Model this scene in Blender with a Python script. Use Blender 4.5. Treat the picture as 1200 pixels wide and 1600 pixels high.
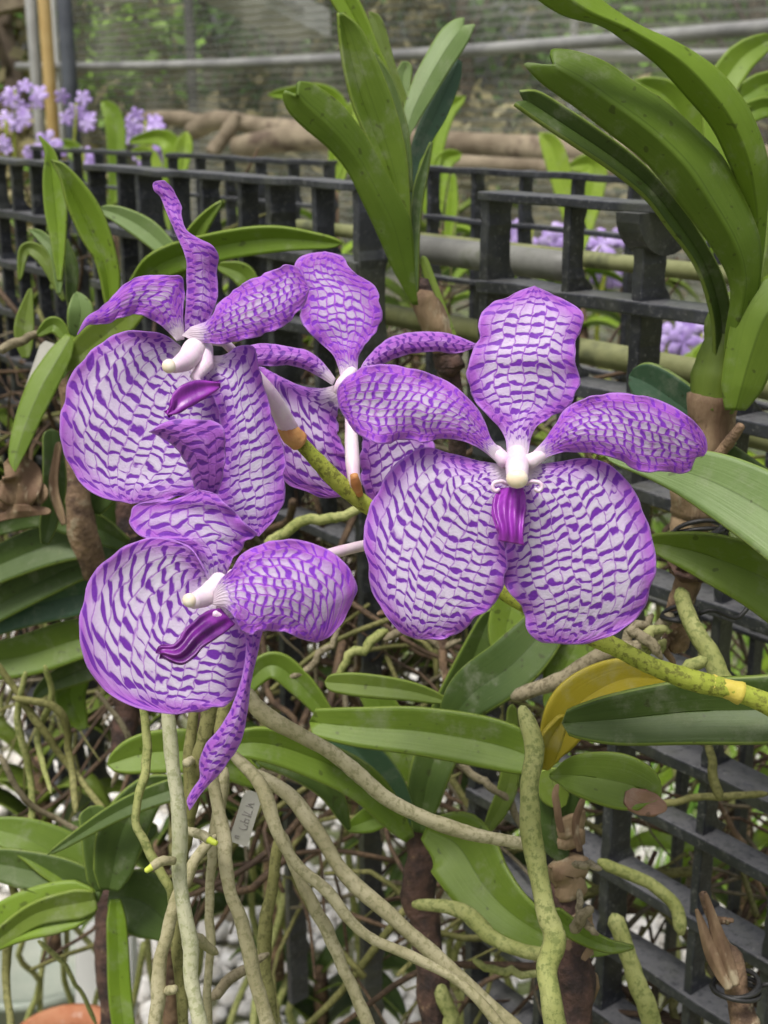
import bpy, bmesh, math, random
import numpy as np
from mathutils import Vector, Matrix
for o in list(bpy.data.objects): bpy.data.objects.remove(o)
S = bpy.context.scene
COL = S.collection
# ------------------------------------------------------------------ camera, world, sun, exposure
CAMH = 1.2
PITCH = math.radians(17.0)
FPX = 2060.0
cam = bpy.data.objects.new('camera', bpy.data.cameras.new('camera'))
COL.objects.link(cam); S.camera = cam
cam.location = (0, 0, CAMH); cam.rotation_euler = (math.radians(90) - PITCH, 0, 0)
cam.data.sensor_fit = 'VERTICAL'; cam.data.sensor_height = 36.0
cam.data.lens = 36.0 * FPX / 1600.0
cam.data.clip_start = 0.02; cam.data.clip_end = 400
cam.data.dof.use_dof = True; cam.data.dof.focus_distance = 0.385; cam.data.dof.aperture_fstop = 27
S.render.resolution_x = 768; S.render.resolution_y = 1024
SUN_EL, SUN_AZ = math.radians(68), math.radians(215)   # direction the sun stands in (azimuth from +Y clockwise)
w = bpy.data.worlds.new("World"); S.world = w; w.use_nodes = True
wn = w.node_tree; bgn = wn.nodes['Background']
sky = wn.nodes.new('ShaderNodeTexSky'); sky.sky_type = 'NISHITA'; sky.sun_disc = False
sky.sun_elevation = SUN_EL; sky.sun_rotation = SUN_AZ; sky.air_density = 1.0; sky.dust_density = 6.0; sky.ozone_density = 0.6
hs = wn.nodes.new('ShaderNodeHueSaturation'); hs.inputs['Saturation'].default_value = 0.35
wn.links.new(sky.outputs[0], hs.inputs['Color']); wn.links.new(hs.outputs[0], bgn.inputs[0])
bgn.inputs[1].default_value = 0.10
sl = bpy.data.lights.new('sun', 'SUN'); sl.energy = 2.0; sl.angle = math.radians(16); sl.color = (1, .96, .9)
so = bpy.data.objects.new('sun', sl); COL.objects.link(so)
sd = Vector((math.sin(SUN_AZ) * math.cos(SUN_EL), math.cos(SUN_AZ) * math.cos(SUN_EL), math.sin(SUN_EL)))
so.rotation_euler = sd.to_track_quat('Z', 'Y').to_euler()
so.location = (0, 0, 4)
S.view_settings.view_transform = 'Standard'; S.view_settings.look = 'None'
S.view_settings.exposure = 0.50; S.view_settings.gamma = 1
S.render.engine = 'CYCLES'
S.cycles.max_bounces = 6; S.cycles.transparent_max_bounces = 12

# ------------------------------------------------------------------ helpers
CP, SP = math.cos(PITCH), math.sin(PITCH)
def P(px, py, d):
    """point at distance d (m, along the view axis) seen at pixel px,py of the 1200x1600 photograph; arrays allowed"""
    px = np.asarray(px, float); py = np.asarray(py, float); d = np.asarray(d, float)
    x = (px - 600) / FPX * d; u = (800 - py) / FPX * d
    return np.stack([x, u * SP + d * CP, CAMH + u * CP - d * SP], -1)
def V(a): return Vector((float(a[0]), float(a[1]), float(a[2])))
def cr(pts, n):
    """centripetal-ish catmull rom through points, resampled to n samples by arc length of the first 2 columns"""
    p = np.asarray(pts, float)
    if len(p) == 2: return p[0] + (p[1] - p[0]) * np.linspace(0, 1, n)[:, None]
    q = np.vstack([2 * p[0] - p[1], p, 2 * p[-1] - p[-2]])
    out = []
    for i in range(1, len(q) - 2):
        t = np.linspace(0, 1, 16, endpoint=False)[:, None]
        a, b, c, d = q[i - 1], q[i], q[i + 1], q[i + 2]
        out.append(.5 * ((2 * b) + (-a + c) * t + (2 * a - 5 * b + 4 * c - d) * t ** 2 + (-a + 3 * b - 3 * c + d) * t ** 3))
    o = np.vstack(out + [p[-1:]])
    L = np.r_[0, np.cumsum(np.hypot(*(np.diff(o[:, :2], axis=0)).T) + 1e-9)]
    s = np.linspace(0, L[-1], n)
    return np.stack([np.interp(s, L, o[:, k]) for k in range(o.shape[1])], 1)
def mesh_obj(name, verts, faces, m, parent=None, origin=None, uv=None, uv2=None, smooth=True):
    verts = np.asarray(verts, float)
    if parent is not None: org = np.array(ROOTLOC[parent.name])
    elif origin is not None: org = np.array(origin)
    else: org = np.array([verts[:, 0].mean(), verts[:, 1].mean(), verts[:, 2].min()])
    me = bpy.data.meshes.new(name)
    me.from_pydata((verts - org).tolist(), [], faces); me.update()
    for nm, arr in (('UVMap', uv), ('Marg', uv2)):
        if arr is None: continue
        l = me.uv_layers.new(name=nm)
        idx = np.empty(len(me.loops), dtype=np.int32); me.loops.foreach_get('vertex_index', idx)
        l.data.foreach_set('uv', np.asarray(arr, np.float32)[idx].ravel())
    if smooth: me.polygons.foreach_set('use_smooth', [True] * len(me.polygons))
    me.materials.append(m)
    o = bpy.data.objects.new(name, me); COL.objects.link(o)
    if parent is not None: o.parent = parent; ROOTLOC[o.name] = org
    else: o.location = V(org); ROOTLOC[o.name] = org
    return o
ROOTLOC = {}
def tag(o, label=None, cat=None, group=None, kind=None):
    if label: o['label'] = label
    if cat: o['category'] = cat
    if group: o['group'] = group
    if kind: o['kind'] = kind
    return o
def thing(name, loc, label, cat, group=None):
    o = bpy.data.objects.new(name, None); o.empty_display_size = .02; COL.objects.link(o)
    o.location = V(loc); ROOTLOC[o.name] = np.array([float(x) for x in loc])
    return tag(o, label, cat, group)
def solid(o, t, off=0.0):
    m = o.modifiers.new('thickness', 'SOLIDIFY'); m.thickness = t; m.offset = off; return o
class MB:
    def __init__(s): s.v = []; s.f = []; s.n = 0; s.uv = []
    def add(s, v, f, uv=None):
        v = np.asarray(v, float); s.v.append(v)
        s.f += [tuple(int(i) + s.n for i in q) for q in f]; s.n += len(v)
        s.uv.append(np.zeros((len(v), 2)) if uv is None else np.asarray(uv, float))
    def box(s, o, a, b, c):
        """corner o, edge vectors a,b,c"""
        o, a, b, c = map(lambda x: np.asarray(x, float), (o, a, b, c))
        v = [o, o + a, o + a + b, o + b, o + c, o + a + c, o + a + b + c, o + b + c]
        s.add(v, [(0, 3, 2, 1), (4, 5, 6, 7), (0, 1, 5, 4), (1, 2, 6, 5), (2, 3, 7, 6), (3, 0, 4, 7)])
    def tube(s, pts, rad, seg=10, wob=0, rng=None, caps=True):
        p = np.asarray(pts, float); n = len(p); rad = np.broadcast_to(np.asarray(rad, float), (n,)).copy()
        T = np.gradient(p, axis=0); T /= np.linalg.norm(T, axis=1)[:, None] + 1e-12
        A = np.array([.3, .2, 1.]) if abs(T[0][2]) < .9 else np.array([1., .3, 0])
        N = np.cross(T[0], A); N /= np.linalg.norm(N); vs = []; uvs = []
        L = np.r_[0, np.cumsum(np.linalg.norm(np.diff(p, axis=0), axis=1))]
        ph = (rng.random_sample(seg) if rng is not None else np.zeros(seg))
        for i in range(n):
            N = N - T[i] * N.dot(T[i]); N /= np.linalg.norm(N) + 1e-12; B = np.cross(T[i], N)
            for k in range(seg):
                a = 2 * math.pi * k / seg
                r = rad[i] * (1 + wob * math.sin(3 * a + i * .7 + ph[k] * 2))
                vs.append(p[i] + r * (math.cos(a) * N + math.sin(a) * B)); uvs.append((k / seg, L[i]))
        f = [(i * seg + k, i * seg + (k + 1) % seg, (i + 1) * seg + (k + 1) % seg, (i + 1) * seg + k) for i in range(n - 1) for k in range(seg)]
        if caps:
            e = len(vs); vs += [p[0] - T[0] * rad[0] * .5, p[-1] + T[-1] * rad[-1] * .6]; uvs += [(0, 0), (0, L[-1])]
            f += [(e, (k + 1) % seg, k) for k in range(seg)] + [(e + 1, (n - 1) * seg + k, (n - 1) * seg + (k + 1) % seg) for k in range(seg)]
        s.add(vs, f, uvs)
    def build(s, name, m, parent=None, smooth=True, origin=None):
        return mesh_obj(name, np.vstack(s.v), s.f, m, parent, origin, uv=np.vstack(s.uv), smooth=smooth)

# ------------------------------------------------------------------ materials
def newmat(name):
    m = bpy.data.materials.new(name); m.use_nodes = True
    return m, m.node_tree.nodes, m.node_tree.links, m.node_tree.nodes['Principled BSDF']
def M_(N, L, op, a, b=None, c=None, clamp=False):
    n = N.new('ShaderNodeMath'); n.operation = op; n.use_clamp = clamp
    for i, x in enumerate((a, b, c)):
        if x is None: continue
        if isinstance(x, (int, float)): n.inputs[i].default_value = x
        else: L.new(x, n.inputs[i])
    return n.outputs[0]
def mix(N, L, f, a, b):
    n = N.new('ShaderNodeMix'); n.data_type = 'RGBA'
    if isinstance(f, (int, float)): n.inputs[0].default_value = f
    else: L.new(f, n.inputs[0])
    for i, x in ((6, a), (7, b)):
        if isinstance(x, tuple): n.inputs[i].default_value = (*x, 1)
        else: L.new(x, n.inputs[i])
    return n.outputs[2]
def noise(N, L, vec, scale, detail=3, rough=.5, out=0):
    n = N.new('ShaderNodeTexNoise'); n.inputs['Scale'].default_value = scale; n.inputs['Detail'].default_value = detail
    n.inputs['Roughness'].default_value = rough
    if vec is not None: L.new(vec, n.inputs['Vector'])
    return n.outputs[out]
def ss(N, L, x, lo, hi):
    n = N.new('ShaderNodeMapRange'); n.interpolation_type = 'SMOOTHSTEP'
    L.new(x, n.inputs[0]); n.inputs[1].default_value = lo; n.inputs[2].default_value = hi
    return n.outputs[0]
def bump(N, L, h, st, dist, b):
    n = N.new('ShaderNodeBump'); n.inputs['Strength'].default_value = st; n.inputs['Distance'].default_value = dist
    L.new(h, n.inputs['Height']); L.new(n.outputs[0], b.inputs['Normal'])
def coords(N, which='Object'): return N.new('ShaderNodeTexCoord').outputs[which]
def rgbmul(N, L, col, f):
    n = N.new('ShaderNodeVectorMath'); n.operation = 'SCALE'; L.new(col, n.inputs[0]); L.new(f, n.inputs['Scale']); return n.outputs[0]

def mat_petal(name, net, tint, dark=1.0, fade=(14, 60), back=False, dw=.135, cell=(.02, .45, .38)):
    """net: strength of the long veins against the cross dashes; tint: how lilac the ground colour is"""
    m, N, L, b = newmat(name)
    uvn = N.new('ShaderNodeUVMap'); uvn.uv_map = 'UVMap'; mg = N.new('ShaderNodeUVMap'); mg.uv_map = 'Marg'
    s1 = N.new('ShaderNodeSeparateXYZ'); L.new(uvn.outputs[0], s1.inputs[0])
    s2 = N.new('ShaderNodeSeparateXYZ'); L.new(mg.outputs[0], s2.inputs[0])
    U, Vv = s1.outputs[0], s1.outputs[1]; edge, base = s2.outputs[0], s2.outputs[1]
    rnd = N.new('ShaderNodeObjectInfo').outputs['Random']
    off = M_(N, L, 'MULTIPLY', rnd, 37.0)
    cb = N.new('ShaderNodeCombineXYZ'); L.new(U, cb.inputs[0]); L.new(Vv, cb.inputs[1]); L.new(off, cb.inputs[2])
    pv = cb.outputs[0]
    n1 = noise(N, L, pv, .55, 2, .5, 1); sn = N.new('ShaderNodeSeparateXYZ'); L.new(n1, sn.inputs[0])
    n2 = noise(N, L, pv, 1.7, 3, .6, 1); sn2 = N.new('ShaderNodeSeparateXYZ'); L.new(n2, sn2.inputs[0])
    x = M_(N, L, 'ADD', U, M_(N, L, 'MULTIPLY', M_(N, L, 'SUBTRACT', sn.outputs[0], .5), .95))
    x = M_(N, L, 'ADD', x, M_(N, L, 'MULTIPLY', M_(N, L, 'SUBTRACT', sn2.outputs[0], .5), .22))
    col = M_(N, L, 'FLOOR', x); fx = M_(N, L, 'SUBTRACT', x, col)
    wn1 = N.new('ShaderNodeTexWhiteNoise'); wn1.noise_dimensions = '2D'
    c2 = N.new('ShaderNodeCombineXYZ'); L.new(col, c2.inputs[0]); L.new(off, c2.inputs[1]); L.new(c2.outputs[0], wn1.inputs['Vector'])
    y = M_(N, L, 'ADD', Vv, M_(N, L, 'MULTIPLY', M_(N, L, 'SUBTRACT', sn.outputs[1], .5), 1.8))
    y = M_(N, L, 'ADD', y, M_(N, L, 'MULTIPLY', M_(N, L, 'SUBTRACT', sn2.outputs[1], .5), .26))
    y = M_(N, L, 'ADD', y, M_(N, L, 'MULTIPLY', wn1.outputs[0], 1.0))
    y = M_(N, L, 'ADD', y, M_(N, L, 'MULTIPLY', M_(N, L, 'SUBTRACT', fx, .5), M_(N, L, 'MULTIPLY', M_(N, L, 'SUBTRACT', wn1.outputs[0], .5), .8)))
    row = M_(N, L, 'FLOOR', y); fy = M_(N, L, 'SUBTRACT', y, row)
    wn2 = N.new('ShaderNodeTexWhiteNoise'); wn2.noise_dimensions = '2D'
    c3 = N.new('ShaderNodeCombineXYZ'); L.new(M_(N, L, 'MULTIPLY_ADD', off, 3.0, col), c3.inputs[0]); L.new(row, c3.inputs[1]); L.new(c3.outputs[0], wn2.inputs['Vector'])
    dx = M_(N, L, 'ABSOLUTE', M_(N, L, 'SUBTRACT', fx, .5)); dy = M_(N, L, 'ABSOLUTE', M_(N, L, 'SUBTRACT', fy, .5))
    # dash: centre of each row cell, thinning towards the ends, varying width
    wdt = M_(N, L, 'MULTIPLY_ADD', wn2.outputs[0], .045, dw)
    tap = M_(N, L, 'SUBTRACT', 1.1, M_(N, L, 'MULTIPLY', M_(N, L, 'POWER', M_(N, L, 'MULTIPLY', dx, 2.0), 3.0), .62))
    wd = M_(N, L, 'SUBTRACT', M_(N, L, 'MULTIPLY', wdt, tap), M_(N, L, 'MULTIPLY', M_(N, L, 'GREATER_THAN', wn2.outputs[0], .93), .15))
    dash = M_(N, L, 'SUBTRACT', 1.0, ss(N, L, M_(N, L, 'SUBTRACT', dy, wd), -.045, .075), clamp=True)
    # the longitudinal veins
    ln = ss(N, L, dx, .41, .485)
    vstr = M_(N, L, 'MULTIPLY_ADD', sn2.outputs[2], .7, net - .35, clamp=True)
    ln = M_(N, L, 'MULTIPLY', ln, vstr)
    bf = ss(N, L, base, *fade)
    # broken marks near the base
    brk = ss(N, L, M_(N, L, 'ADD', M_(N, L, 'MULTIPLY', bf, .8), M_(N, L, 'MULTIPLY', sn2.outputs[2], .8)), .5, .75)
    line = M_(N, L, 'MULTIPLY', M_(N, L, 'MAXIMUM', dash, ln), brk)
    em = M_(N, L, 'SUBTRACT', 1.0, ss(N, L, M_(N, L, 'ADD', edge, M_(N, L, 'MULTIPLY', M_(N, L, 'SUBTRACT', sn.outputs[2], .5), 26.0)), -2, 42))
    ed = M_(N, L, 'SUBTRACT', 1.0, ss(N, L, edge, 1.0, 4.0))
    soft = noise(N, L, pv, .35, 2, .5, 0)
    tn = M_(N, L, 'MULTIPLY', M_(N, L, 'ADD', M_(N, L, 'MULTIPLY', em, .95), M_(N, L, 'MULTIPLY_ADD', soft, .5, tint - .25), clamp=True), bf)
    if back: tn = M_(N, L, 'MAXIMUM', tn, .8)
    halo = M_(N, L, 'MULTIPLY', M_(N, L, 'SUBTRACT', 1.0, ss(N, L, M_(N, L, 'SUBTRACT', dy, wd), -.05, .30), clamp=True), M_(N, L, 'MULTIPLY', brk, .32))
    tn = M_(N, L, 'MAXIMUM', tn, halo)
    ci = M_(N, L, 'MULTIPLY', M_(N, L, 'SUBTRACT', 1.0, M_(N, L, 'POWER', M_(N, L, 'MULTIPLY', dx, 2.0), 3.0)), M_(N, L, 'MULTIPLY', dy, 2.0))
    ce = M_(N, L, 'MULTIPLY', M_(N, L, 'MULTIPLY', M_(N, L, 'SUBTRACT', 1.0, ss(N, L, ci, cell[0], cell[1]), clamp=True), M_(N, L, 'ADD', cell[2], M_(N, L, 'MULTIPLY', em, .35))), bf)
    tn = M_(N, L, 'MAXIMUM', tn, ce)
    ground = mix(N, L, tn, (.81, .75, .88), (.50, .155, .68))
    lc = mix(N, L, M_(N, L, 'MULTIPLY', dash, .9), (.37 * dark, .085 * dark, .60 * dark), (.20 * dark, .036 * dark, .47 * dark))
    c = mix(N, L, line, ground, lc)
    c = mix(N, L, M_(N, L, 'MULTIPLY', ed, .75), c, (.55, .26, .76))
    c = mix(N, L, M_(N, L, 'SUBTRACT', 1.0, ss(N, L, base, 8, 44), clamp=True), c, (.82, .70, .80))
    L.new(c, b.inputs['Base Color']); b.inputs['Roughness'].default_value = .5; b.inputs['Specular IOR Level'].default_value = .3
    b.inputs['Sheen Weight'].default_value = .15
    oc = coords(N)
    h = M_(N, L, 'ADD', noise(N, L, oc, 1500, 2), M_(N, L, 'MULTIPLY', M_(N, L, 'COSINE', M_(N, L, 'MULTIPLY', x, 6.283)), .3))
    h = M_(N, L, 'SUBTRACT', h, M_(N, L, 'MULTIPLY', line, .6))
    bump(N, L, h, .55, .0003, b)
    tr = N.new('ShaderNodeBsdfTranslucent'); L.new(c, tr.inputs[0]); mx = N.new('ShaderNodeMixShader'); mx.inputs[0].default_value = .36
    L.new(b.outputs[0], mx.inputs[1]); L.new(tr.outputs[0], mx.inputs[2]); L.new(mx.outputs[0], N['Material Output'].inputs[0])
    return m
def mat_leaf(name, c1, c2, rough=.46, spots=.5, edge=(.25, .33, .05), transl=.16):
    m, N, L, b = newmat(name)
    uvn = N.new('ShaderNodeUVMap'); uvn.uv_map = 'UVMap'; s = N.new('ShaderNodeSeparateXYZ'); L.new(uvn.outputs[0], s.inputs[0])
    oc = coords(N); rnd = N.new('ShaderNodeObjectInfo').outputs['Random']
    mp = N.new('ShaderNodeMapping'); mp.inputs['Scale'].default_value = (26, 1.6, 1); L.new(uvn.outputs[0], mp.inputs[0])
    st = noise(N, L, mp.outputs[0], 1.0, 3, .6)
    bl = noise(N, L, oc, 28, 4, .6)
    f = M_(N, L, 'ADD', M_(N, L, 'MULTIPLY', bl, .9), M_(N, L, 'MULTIPLY', st, .35)); f = M_(N, L, 'ADD', f, M_(N, L, 'MULTIPLY', rnd, .35))
    c = mix(N, L, ss(N, L, f, .45, 1.15), c1, c2)
    du = M_(N, L, 'ABSOLUTE', M_(N, L, 'SUBTRACT', s.outputs[0], .5))
    mid = M_(N, L, 'SUBTRACT', 1.0, ss(N, L, du, .004, .022))
    c = mix(N, L, M_(N, L, 'MULTIPLY', mid, .5), c, tuple(x * .55 for x in c1))
    ed = ss(N, L, du, .478, .496)
    c = mix(N, L, M_(N, L, 'MULTIPLY', ed, .55), c, edge)
    sp = noise(N, L, oc, 260, 1, .4); spm = ss(N, L, sp, .70, .74)
    c = mix(N, L, M_(N, L, 'MULTIPLY', spm, spots), c, (.03, .025, .01))
    dust = ss(N, L, noise(N, L, oc, 75, 6, .72), .50, .75)
    mp3 = N.new('ShaderNodeMapping'); mp3.inputs['Scale'].default_value = (40, 9, 1); L.new(uvn.outputs[0], mp3.inputs[0])
    scar = ss(N, L, noise(N, L, mp3.outputs[0], 1.0, 4, .7), .66, .72)
    c = mix(N, L, M_(N, L, 'MULTIPLY', scar, .35), c, (.30, .29, .14))
    c = mix(N, L, M_(N, L, 'MULTIPLY', dust, .28), c, (.42, .42, .33))
    L.new(c, b.inputs['Base Color'])
    L.new(M_(N, L, 'MULTIPLY_ADD', dust, .25, rough), b.inputs['Roughness']); b.inputs['Specular IOR Level'].default_value = .34
    h = M_(N, L, 'ADD', M_(N, L, 'MULTIPLY', st, .5), M_(N, L, 'MULTIPLY', noise(N, L, oc, 180, 3), .5))
    bump(N, L, h, .35, .0008, b)
    tr = N.new('ShaderNodeBsdfTranslucent'); L.new(mix(N, L, .5, c, (.20, .34, .03)), tr.inputs[0]); mx = N.new('ShaderNodeMixShader'); mx.inputs[0].default_value = transl
    L.new(b.outputs[0], mx.inputs[1]); L.new(tr.outputs[0], mx.inputs[2]); L.new(mx.outputs[0], N['Material Output'].inputs[0])
    return m
def mat_gen(name, c1, c2, scale=60, rough=.6, bs=.4, bd=.001, c3=None, sc3=300, t3=(.6, .7), stretch=None, spec=.4, lohi=(.35, .65), det=5):
    m, N, L, b = newmat(name); oc = coords(N)
    v = oc
    if stretch: mp = N.new('ShaderNodeMapping'); mp.inputs['Scale'].default_value = stretch; L.new(oc, mp.inputs[0]); v = mp.outputs[0]
    n = noise(N, L, v, scale, det, .6); c = mix(N, L, ss(N, L, n, *lohi), c1, c2)
    if c3: c = mix(N, L, ss(N, L, noise(N, L, v, sc3, 3, .6), *t3), c, c3)
    L.new(c, b.inputs['Base Color']); b.inputs['Roughness'].default_value = rough; b.inputs['Specular IOR Level'].default_value = spec
    bump(N, L, noise(N, L, v, scale * 3, 4, .6), bs, bd, b)
    return m
def mat_root(name, c1, c2, c3):
    m, N, L, b = newmat(name); oc = coords(N)
    uvn = N.new('ShaderNodeUVMap'); uvn.uv_map = 'UVMap'
    mp = N.new('ShaderNodeMapping'); mp.inputs['Scale'].default_value = (6, 260, 1); L.new(uvn.outputs[0], mp.inputs[0])
    ring = noise(N, L, mp.outputs[0], 1, 2, .5)
    n = noise(N, L, oc, 45, 4, .6); c = mix(N, L, ss(N, L, n, .35, .65), c1, c2)
    n3 = noise(N, L, oc, 420, 4, .7); c = mix(N, L, M_(N, L, 'MULTIPLY', ss(N, L, n3, .48, .62), .75), c, c3)
    c = mix(N, L, M_(N, L, 'MULTIPLY', ss(N, L, ring, .5, .7), .28), c, tuple(x * .6 for x in c1))
    L.new(c, b.inputs['Base Color']); b.inputs['Roughness'].default_value = .72; b.inputs['Specular IOR Level'].default_value = .25
    bump(N, L, M_(N, L, 'ADD', n3, ring), .4, .0006, b)
    return m
def mat_plastic():
    m, N, L, b = newmat('black_plastic'); oc = coords(N)
    n = noise(N, L, oc, 22, 5, .65); n2 = noise(N, L, oc, 240, 4, .7)
    c = mix(N, L, ss(N, L, n, .35, .7), (.012, .013, .019), (.038, .041, .050))
    g = N.new('ShaderNodeNewGeometry'); sg = N.new('ShaderNodeSeparateXYZ'); L.new(g.outputs['True Normal'], sg.inputs[0])
    up = ss(N, L, sg.outputs[2], .6, .95)
    dust_sheen = M_(N, L, 'MULTIPLY', ss(N, L, M_(N, L, 'ADD', n2, M_(N, L, 'MULTIPLY', up, .26)), .5, .8), .6)  # dust, weighted to upward faces to paint their lighter sky reflection too
    c = mix(N, L, dust_sheen, c, (.17, .17, .175))
    alg = ss(N, L, noise(N, L, oc, 14, 5, .65), .48, .68)
    c = mix(N, L, M_(N, L, 'MULTIPLY', alg, .5), c, (.085, .09, .06))
    c = mix(N, L, M_(N, L, 'MULTIPLY', ss(N, L, noise(N, L, oc, 520, 2, .5), .66, .72), .5), c, (.22, .22, .21))
    L.new(c, b.inputs['Base Color']); L.new(M_(N, L, 'MULTIPLY_ADD', n, .3, .26), b.inputs['Roughness'])
    b.inputs['Specular IOR Level'].default_value = .5
    bump(N, L, M_(N, L, 'ADD', n2, noise(N, L, oc, 60, 3)), .35, .0008, b)
    return m
MP = {  # netted, spotted and back-side petal patterns
 'sepal': mat_petal('petal_spotted', .55, .10),
 'petal': mat_petal('petal_netted', 1.1, .24, 1.45, (14, 48), dw=.11, cell=(.05, .8, .85)),
 'dorsal': mat_petal('petal_dorsal', .7, .20, 1.1, (14, 70), cell=(.02, .5, .5)),
 'backside': mat_petal('petal_back', .7, .85, .8, (0, 1), back=True),
 'rear': mat_petal('petal_rear', 1.0, .24, .85, (10, 60), dw=.13, cell=(.03, .55, .55)),
}
GREEN = mat_leaf('leaf_green', (.095, .160, .014), (.165, .250, .030), transl=.22)
DARK = mat_leaf('leaf_dark_green', (.045, .082, .016), (.085, .135, .028))
BRIGHT = mat_leaf('leaf_bright_green', (.130, .225, .014), (.20, .31, .028), transl=.28)
PALE = mat_leaf('leaf_pale_green', (.13, .205, .06), (.20, .29, .10))
TEAL = mat_leaf('leaf_blue_green', (.045, .10, .055), (.075, .15, .08))
YELLOW = mat_leaf('leaf_yellow', (.36, .29, .02), (.44, .36, .03), spots=.1, edge=(.55, .45, .05), transl=.3)
OLIVE = mat_leaf('leaf_olive', (.10, .15, .02), (.17, .24, .035))
BROWNLEAF = mat_leaf('leaf_dead', (.17, .09, .06), (.30, .18, .12), rough=.7, edge=(.2, .1, .06), transl=.05)
LIME = mat_leaf('leaf_lime', (.22, .36, .02), (.35, .48, .06), transl=.35)
SHEATH = mat_gen('leaf_sheath', (.12, .07, .04), (.27, .19, .11), 60, .8, .9, .0015, (.36, .30, .2), 150, (.58, .72), stretch=(1, 1, .25))
ROOTP = mat_root('root_pale', (.33, .30, .17), (.46, .42, .27), (.22, .21, .10))
ROOTW = mat_root('root_whitish', (.44, .44, .28), (.56, .55, .38), (.30, .32, .16))
ROOTG = mat_root('root_green', (.25, .27, .085), (.36, .37, .15), (.12, .15, .04))
ROOTY = mat_root('root_olive', (.17, .165, .055), (.26, .25, .10), (.09, .09, .03))
TANG = [mat_root('rootlet_' + k, a, b_, c_) for k, a, b_, c_ in (('grey', (.10, .085, .055), (.20, .17, .11), (.05, .04, .025)), ('olive', (.11, .11, .035), (.20, .19, .07), (.06, .06, .02)), ('brown', (.05, .032, .022), (.13, .085, .05), (.03, .02, .012)))]
ROOTB = mat_root('root_grey_brown', (.19, .16, .10), (.30, .26, .17), (.09, .075, .04))
ROOTTIP = mat_gen('root_tip', (.50, .60, .05), (.58, .66, .10), 80, .4)
SPIKE = mat_root('flower_stem', (.28, .33, .04), (.38, .42, .07), (.10, .10, .02))
COLLAR = mat_gen('stem_collar', (.55, .22, .07), (.62, .33, .12), 150, .6)
COLLARY = mat_gen('stem_band', (.50, .42, .06), (.58, .46, .10), 90, .55)
WHITEP = mat_gen('flower_white', (.70, .50, .68), (.80, .69, .75), 70, .42, .35, .0006)
WHITEP.node_tree.nodes['Principled BSDF'].inputs['Subsurface Weight'].default_value = .4
WHITEP.node_tree.nodes['Principled BSDF'].inputs['Subsurface Radius'].default_value = (.004, .002, .003)
PINKP = mat_gen('flower_stalk_pink', (.72, .52, .66), (.78, .66, .70), 90, .4, .1, .0003)
CAPM = mat_gen('pollen_cap', (.80, .66, .48), (.84, .76, .66), 300, .35, .1, .0003)
LIPM = mat_gen('lip_magenta', (.17, .015, .25), (.30, .035, .40), 160, .34, .4, .0004, stretch=(1, 1, .2), spec=.5)
LIPD = mat_gen('lip_dark', (.09, .008, .14), (.20, .02, .27), 160, .32, .4, .0004, spec=.5)
PLAST = mat_plastic()
PVC = mat_gen('grey_pipe', (.11, .11, .10), (.20, .20, .18), 18, .5, .3, .001, (.12, .13, .09), 40, (.55, .7), spec=.4)
ALGAE = mat_gen('mossy_pipe', (.13, .14, .05), (.23, .24, .11), 22, .6, .4, .001, (.09, .10, .05), 30, (.55, .72))
BARK = mat_gen('brown_bark', (.075, .045, .03), (.26, .17, .10), 90, .8, .9, .002, (.34, .27, .18), 140, (.58, .7), det=6)
BARKD = mat_gen('dark_bark', (.03, .02, .018), (.11, .06, .045), 90, .8, .9, .002, (.20, .13, .08), 120, (.6, .7), det=6)
LOG = mat_gen('old_wood', (.13, .10, .065), (.29, .24, .165), 7, .8, .7, .004, (.10, .07, .05), 11, (.55, .7))
TERRA = mat_gen('terracotta', (.40, .15, .07), (.50, .24, .13), 30, .75, .4, .001, (.62, .50, .42), 40, (.6, .75))
TAGM = mat_gen('tag_plastic', (.42, .41, .36), (.50, .49, .44), 60, .5, .2, .0003)
INK = mat_gen('tag_ink', (.27, .25, .23), (.31, .28, .27), 60, .6)
WIRE = mat_gen('black_wire', (.012, .012, .012), (.03, .03, .03), 60, .5)
STEEL = mat_gen('grey_steel', (.30, .30, .29), (.42, .42, .41), 5, .4, .2, .002, spec=.6)
BAMBOO = mat_gen('bamboo', (.42, .28, .10), (.52, .37, .16), 6, .5)
SHEET = mat_gen('pale_sheet', (.66, .66, .64), (.78, .78, .76), 4, .6)
LILAC = mat_gen('lilac_petal', (.38, .25, .62), (.56, .44, .78), 60, .5, .2, .001)

# ------------------------------------------------------------------ ground, gravel, grass
gm, N, L, b = newmat('ground_soil'); oc = coords(N)
n = noise(N, L, oc, 3, 6, .6); n2 = noise(N, L, oc, 60, 5, .7)
ng = ss(N, L, noise(N, L, oc, .6, 3, .5), .42, .55)
c = mix(N, L, ss(N, L, n2, .4, .62), (.10, .08, .055), (.28, .25, .20))
c = mix(N, L, M_(N, L, 'MULTIPLY', ng, .6), c, (.13, .22, .03)); L.new(c, b.inputs['Base Color']); b.inputs['Roughness'].default_value = .9
bump(N, L, n2, .8, .01, b)
g = mesh_obj('ground', [(-120, -60, 0), (120, -60, 0), (120, 200, 0), (-120, 200, 0)], [(0, 1, 2, 3)], gm, origin=(0, 0, 0)); tag(g, kind='structure')
rs = np.random.RandomState(5)
peb, N, L, b = newmat('white_pebble'); oc = coords(N)
vr = N.new('ShaderNodeTexVoronoi'); vr.inputs['Scale'].default_value = 45; L.new(oc, vr.inputs['Vector'])
c = mix(N, L, vr.outputs['Color'], (.50, .47, .41), (.80, .79, .76)); L.new(c, b.inputs['Base Color']); b.inputs['Roughness'].default_value = .6
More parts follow.
